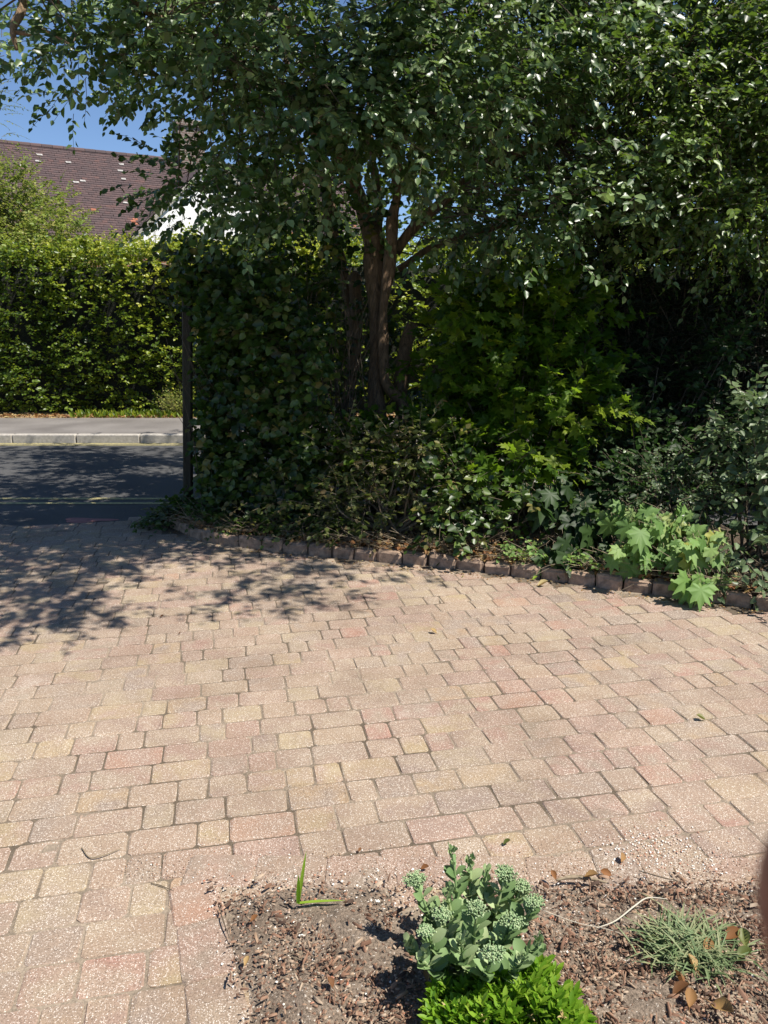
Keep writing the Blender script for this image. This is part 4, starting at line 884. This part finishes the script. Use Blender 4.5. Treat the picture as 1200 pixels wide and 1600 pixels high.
for px, py, z, fl in tips:
    tp = at(px, py, z); mid = sb0 * .5 + tp * .5 + (tp - sb0) * (.15, .15, -.08); ss = MB(); ss.tube([sb0 + rng.normal(0, .015, 3) * (1, 1, 0), mid, tp], [.0045, .004, .003], 7, sub=6); ss.build('stem', M['leaf_sedum'], sd, True)
    path = smooth(np.array([sb0, mid, tp]), 10); n = 19
    for k in range(n):
        t_ = .22 + .74 * k / n; p = path[int(t_ * (len(path) - 1))]; a = k * 1.571 / 1 + (k // 2) * .8; ax = nrm(tp - mid)
        d = np.array((math.cos(a), math.sin(a), .35 + .5 * t_)) + ax * .35; s_ = (.056 - .030 * abs(t_ - .5)) * rng.uniform(.75, 1.15) * (1 if t_ < .85 else .75)
        Lf.add(T_SED, np.array([p]), np.array([d]), np.array([(0, 0, 1.)]) + rng.normal(0, .25, (1, 3)) - np.array([d]) * .1, s_)
    if fl:
        fh = Leaves(); n = 260; r = rng.uniform(.016, .028); q = nrm(rng.normal(0, 1, (n, 3))); q[:, 2] = np.abs(q[:, 2]) * .8; lob = 1 + .45 * np.array([mnoise.noise(Vector(w_ * 2.2) + Vector((px, py, 0))) for w_ in q])[:, None]; q *= rng.uniform(.45, 1.1, (n, 1)) * lob * r * np.array((1.1, 1.1, .6))
        fh.add(T_ICO, tp + q, np.tile((0, 1., 0), (n, 1)), np.tile((0, 0, 1.), (n, 1)), rng.uniform(.0014, .0028, n), rng.random(n))
        st_ = np.broadcast_to(tp - (0, 0, .012), q.shape); fh.strips(np.stack([st_, (tp + q)], 1), .0012, .0008, 0)
        fh.build('flower_head', [M['sedum_bud'], M['sedum_bud']], sd)
    else:
        n = 16; q = rng.normal(0, 1, (n, 3)) * (.006, .006, .012); a = rng.uniform(0, 6.28, n); Lf.add(T_SED, tp + q, np.stack([np.cos(a) * .5, np.sin(a) * .5, np.ones(n)], 1), np.stack([np.cos(a), np.sin(a), np.ones(n) * .1], 1), rng.uniform(.012, .026, n), rng.uniform(.3, .9, n))
Lf.build('foliage', [M['leaf_sedum']], sd)
# bright green mound
mb0 = gz(790, 1600); md = thing('phlox_mound', 'bright green low mound of narrow leaves below the sedum', 'plant', tuple(mb0)); L = Leaves()
T_LAN = t_grid([(0, .05), (.3, .12), (.6, .16), (.85, .1), (1, .0)], 5, .15, .15)
N = 400; a = rng.uniform(0, 6.28, N); rr = rng.random(N) ** .5; C = mb0 + np.stack([np.cos(a) * rr * .185, np.sin(a) * rr * .15 - .035, .06 * (1 - rr ** 2) + .01 + rng.normal(0, .014, N) + .02 * np.sin(a * 3 + rr * 5)], 1)
for k in range(11):
    a = k * 2.4 + rng.uniform(0, 1, N); d = np.stack([np.cos(a) * .6, np.sin(a) * .6, np.ones(N) * rng.uniform(.5, 1.3, N)], 1) + (C - mb0) * 2.5
    L.add(T_LAN, C + rng.normal(0, .004, (N, 3)) + (0, 0, k * .0015), d, -d * .2 + np.array((0, 0, 1.)) + rng.normal(0, .2, (N, 3)), rng.uniform(.022, .042, N), np.clip(rng.normal(.5, .22, N), 0, 1))
L.strips(np.stack([C * (1, 1, 0) + (0, 0, .01), C], 1), .0015, .001, 1); L.build('foliage', [M['leaf_mound'], M['twig']], md)
L = Leaves()
for c_ in C[rng.choice(N, 13, replace=False)]:
    n = 9; a = rng.uniform(0, 6.28, n); L.add(T_NAR, np.tile(c_ + (0, 0, .035), (n, 1)), np.stack([np.cos(a), np.sin(a), rng.uniform(-.2, .8, n)], 1), np.tile((0, 0, 1.), (n, 1)), rng.uniform(.008, .016, n), rng.uniform(.75, 1, n)); L.build('faded_flower', [M['dry']], md); L = Leaves()
# grassy tuft
tf0 = gz(1075, 1505); tf = thing('grassy_tuft', 'floppy grey green tuft of narrow leaves at the lower right', 'plant', tuple(tf0)); L = Leaves()
T_BL = t_grid([(0, .5), (.3, .6), (.7, .4), (1, .0)], 7, .45, .010)
N = 480; a = rng.uniform(0, 6.28, N); P = tf0 + np.stack([rng.normal(0, .045, N), rng.normal(.02, .035, N), np.zeros(N)], 1)
d = np.stack([np.cos(a) * .8 + .1, np.sin(a) * .7, rng.uniform(.35, 1.3, N)], 1); L.add(T_BL, P, d, np.stack([-np.cos(a) * .5, -np.sin(a) * .5, np.ones(N)], 1), rng.uniform(.05, .11, N), np.clip(rng.normal(.6, .28, N), 0, 1), 0, rng.uniform(.003, .0055, N))
N = 60; a = rng.uniform(-.4, 1.0, N); P = tf0 + np.stack([rng.normal(.09, .03, N), rng.normal(.04, .03, N), np.zeros(N)], 1)
L.add(T_BL, P, np.stack([np.cos(a), np.sin(a), rng.uniform(.1, .6, N)], 1), np.tile((0, 0, 1.), (N, 1)), rng.uniform(.05, .09, N), rng.random(N), 0, .0045)
L.build('blades', [M['leaf_grassy']], tf)
# iris shoot
ir0 = gz(466, 1426); ir = thing('iris_shoot', 'single small green iris shoot with one blade lying flat in the flower bed', 'plant', tuple(ir0))
T_FLAT = t_grid([(0, .5), (.4, .6), (.75, .4), (1, .0)], 7, .06, .012)
for dxyz, ln, tone in (((.16, .15, 1), .155, .7), ((.05, -.1, 1), .10, .5), ((1, .03, .10), .135, .8)):
    L = Leaves(); L.add(T_FLAT, np.array([ir0 + (0, 0, .016)]), np.array([dxyz], float), np.array([(0, -1, .4)]) if dxyz[2] == 1 else np.array([(0, 0, 1.)]), ln, np.array([tone]), 0, .009); L.build('blade', [M['leaf_mound']], ir)
# dry stems and sticks
def stick(name, label, pts_, rad, mt, cat='twig'):
    b = MB(); b.tube(pts_, rad, 7, bump=.2, sub=6); o = b.build(name, mt, None, True); tag(o, label, cat)
def gq(px, py, z): q = gp(px, py); q[2] = z + (.008 if px > 330 else 0); return q
M['pale_stem'] = plain('pale_dry_stem', (.48, .43, .34), .6, 60, .15)
stick('dry_stem', 'long pale curved dry stem reaching from the bed into the grassy tuft', [gq(930, 1464, .02), gq(960, 1457, .03), gq(990, 1440, .045), gq(1010, 1430, .05), gq(1040, 1432, .05)], [.0012, .0022, .0023, .002, .001], M['pale_stem'])
stick('thin_straw', 'thin pale straw running from the sedum across the bed', [gq(845, 1437, .025), gq(900, 1455, .02), gq(950, 1465, .018), gq(990, 1480, .018)], [.001, .001, .0009, .0007], M['pale_stem'])
stick('stick', 'grey brown stick at the back edge of the flower bed right of the sedum', [gq(868, 1388, .02), gq(890, 1384, .022), gq(920, 1386, .022), (gq(948, 1392, .02))], [.003, .006, .006, .003], M['twig_dry'])
stick('bent_twig', 'small bent twig on the paving at the lower left', [gq(128, 1327, .006), gq(140, 1342, .006), gq(160, 1341, .01), gq(188, 1329, .006)], [.0015, .002, .002, .001], M['twig_dry'])
stick('short_twig', 'short dark twig lying across a paving joint left of the flower bed', [gq(236, 1382, .005), gq(252, 1387, .007), gq(272, 1394, .004)], [.0012, .0016, .001], M['twig'])
stick('edge_twig', 'dark twig lying along the left edge of the flower bed', [gq(343, 1425, .008), gq(350, 1450, .012), gq(360, 1475, .008)], [.0018, .002, .001], M['twig'])
stick('red_twig', 'thin reddish twig at the back of the flower bed behind the grassy tuft', [gq(998, 1373, .02), gq(1030, 1385, .025), gq(1070, 1392, .02)], [.0015, .002, .001], M['twig'])
# fallen leaves: each a thing
T_CURL = t_grid([(0, .03), (.15, .2), (.4, .34), (.7, .27), (.9, .12), (1, .0)], 7, -.35, .55)
def fallen(px, py, size, var, label, name='fallen_leaf', mt='dry', az=None, z=.006, group='fallen leaves on the drive and flower bed', roll=.4):
    size *= .78
    q = gp(px, py); a = rng.uniform(0, 6.28) if az is None else az; L = Leaves()
    L.add(T_CURL, np.array([(0, 0, z)]), np.array([(math.cos(a), math.sin(a), .12)]), np.array([(rng.normal(0, roll), rng.normal(0, roll), 1.)]), size, np.array([var]))
    st_ = np.array([[(0, 0, z), (-math.cos(a) * size * .2, -math.sin(a) * size * .2, z + .004), (-math.cos(a) * size * .38, -math.sin(a) * size * .38, z)]]); L.strips(st_, .0009, .0007, 0, var)
    o = L.build(name, [M[mt]]); o.location = (q[0], q[1], .010 if py > 1380 else 0); tag(o, label, 'leaf', group)
fallen(682, 991, .05, .8, 'curled pale leaf lying alone near the middle of the drive', az=2.6)
fallen(1102, 1127, .05, .85, 'small pale green leaf on the paving towards the right edge', mt='leaf_privet', az=2.8)
fallen(786, 1322, .035, .3, 'dull olive leaf on the paving just above the sedum', mt='leaf_privet', az=.2)
fallen(560, 1333, .018, .2, 'tiny orange leaf fragment on the paving above the iris shoot', az=1)
fallen(657, 1361, .035, .25, 'small orange red leaf at the bed edge just left of the sedum tips', az=0)
fallen(970, 1352, .04, .55, 'upright tan curled leaf on the paving at the back edge of the bed', az=1.4, z=.012)
fallen(955, 1370, .045, .35, 'narrow brown leaf flat on the bed edge below the upright tan leaf', az=2.9)
fallen(912, 1388, .05, .62, 'orange tan leaf resting on the grey brown stick', az=-.3, z=.03)
fallen(867, 1388, .035, .3, 'small reddish brown leaf at the left end of the grey brown stick', az=1.8, z=.02)
fallen(383, 1520, .03, .75, 'yellow leaf on the left side of the flower bed', az=1.2, z=.012)
fallen(392, 1452, .03, .3, 'small orange leaf between the paving and the iris shoot', az=.6, z=.015)
fallen(520, 1560, .035, .15, 'russet leaf lying in the mulch left of the bright green mound', az=2.2, z=.02)
fallen(668, 1548, .035, .7, 'buff leaf lying at the left foot of the bright green mound', az=1.5, z=.02)
fallen(1130, 1487, .06, .3, 'orange leaf caught at the right side of the grassy tuft', az=.4, z=.03)
fallen(1098, 1507, .055, .5, 'tan orange leaf in front of the grassy tuft', az=1.0, z=.025)
fallen(1085, 1532, .05, .75, 'pale yellow leaf just below the grassy tuft', az=1.9, z=.02)
fallen(1067, 1557, .05, .25, 'brown upright curled leaf below the grassy tuft', az=2.1, z=.02)
fallen(1050, 1572, .065, .12, 'flat dark red brown leaf at the bottom right of the bed', az=.2, z=.018)
fallen(1110, 1585, .075, .7, 'long curled tan leaf at the bottom right of the bed', az=-.9, z=.02)
fallen(1150, 1515, .06, .55, 'green brown withered leaf right of the grassy tuft', mt='leaf_privet', az=.3, z=.02)
fallen(1163, 1500, .06, .7, 'withered pale green leaf beside the grassy tuft near the right edge', mt='leaf_privet', az=1.3, z=.03)
fallen(1075, 1590, .055, .5, 'tan leaf beside the long curled leaf at the bottom right', az=1.2, z=.02)
fallen(1030, 1495, .05, .6, 'olive withered leaf at the left side of the grassy tuft', mt='leaf_privet', az=2.5, z=.02)
fallen(832, 907, .05, .9, 'bright green leaf on the drive beside the kerb', mt='leaf_mound', az=.3)
fallen(840, 917, .09, .98, 'bleached white leaf on the drive beside the kerb', az=.1)
fallen(722, 903, .02, .8, 'tiny yellow green leaf on the drive below the kerb', mt='leaf_mound', az=.5)
fallen(280, 992, .018, .02, 'tiny dark leaf fragment on the left half of the drive', az=1)
fallen(250, 966, .03, .05, 'small dark forked leaf scrap on the left of the drive near the shade', az=.4)

# ------------------------------------------------------------------ fingertip at the right edge
fc = np.array(at(1456, 1440, .042)); R_ = .0088
fg = thing('fingertip', 'blurred reddish brown fingertip intruding at the lower right edge', 'finger', tuple(fc))
prof = [(0, .02), (.0006, .35), (.002, .62), (.0045, .86), (.0088, 1.0), (.016, 1.03), (.024, 1.0), (.030, .98), (.042, 1.04), (.055, 1.1), (.068, 1.06), (.075, .95)]
ax = nrm(np.array((1.0, -.15, -.25))); pts_ = [fc - ax * R_ + ax * s_ for s_, r in prof]
b = MB(); b.tube(pts_, [0], 8, sub=1) if False else None
up = nrm(np.cross(ax, (0, 1, 0))); sd_ = np.cross(ax, up); V = []
for (s_, r), p in zip(prof, pts_):
    for k in range(28):
        th = k / 28 * 6.2832; V.append(p + R_ * r * (math.cos(th) * up * 1.05 + math.sin(th) * sd_ * .9))
n = len(prof); b.add(V, [(i * 28 + k, i * 28 + (k + 1) % 28, (i + 1) * 28 + (k + 1) % 28, (i + 1) * 28 + k) for i in range(n - 1) for k in range(28)] + [tuple(range(27, -1, -1)), tuple((n - 1) * 28 + k for k in range(28))])
fo = b.build('skin', M['skin'], fg, True)
nb_ = MB(); V = []
for i in range(6):
    for k in range(7):
        th = 1.57 + (k - 3) / 3 * .75; s_ = .003 + i / 5 * .010; r = np.interp(s_, [.002, .0045, .0088, .016], [.62, .86, 1, 1.03])
        V.append(fc - ax * R_ + ax * s_ + R_ * (r + .03) * (math.cos(th) * up * 1.05 + math.sin(th) * sd_ * .9))
nb_.add(V, [(i * 7 + k, i * 7 + k + 1, (i + 1) * 7 + k + 1, (i + 1) * 7 + k) for i in range(5) for k in range(6)]); nb_.build('nail', M['nail'], fg, True)
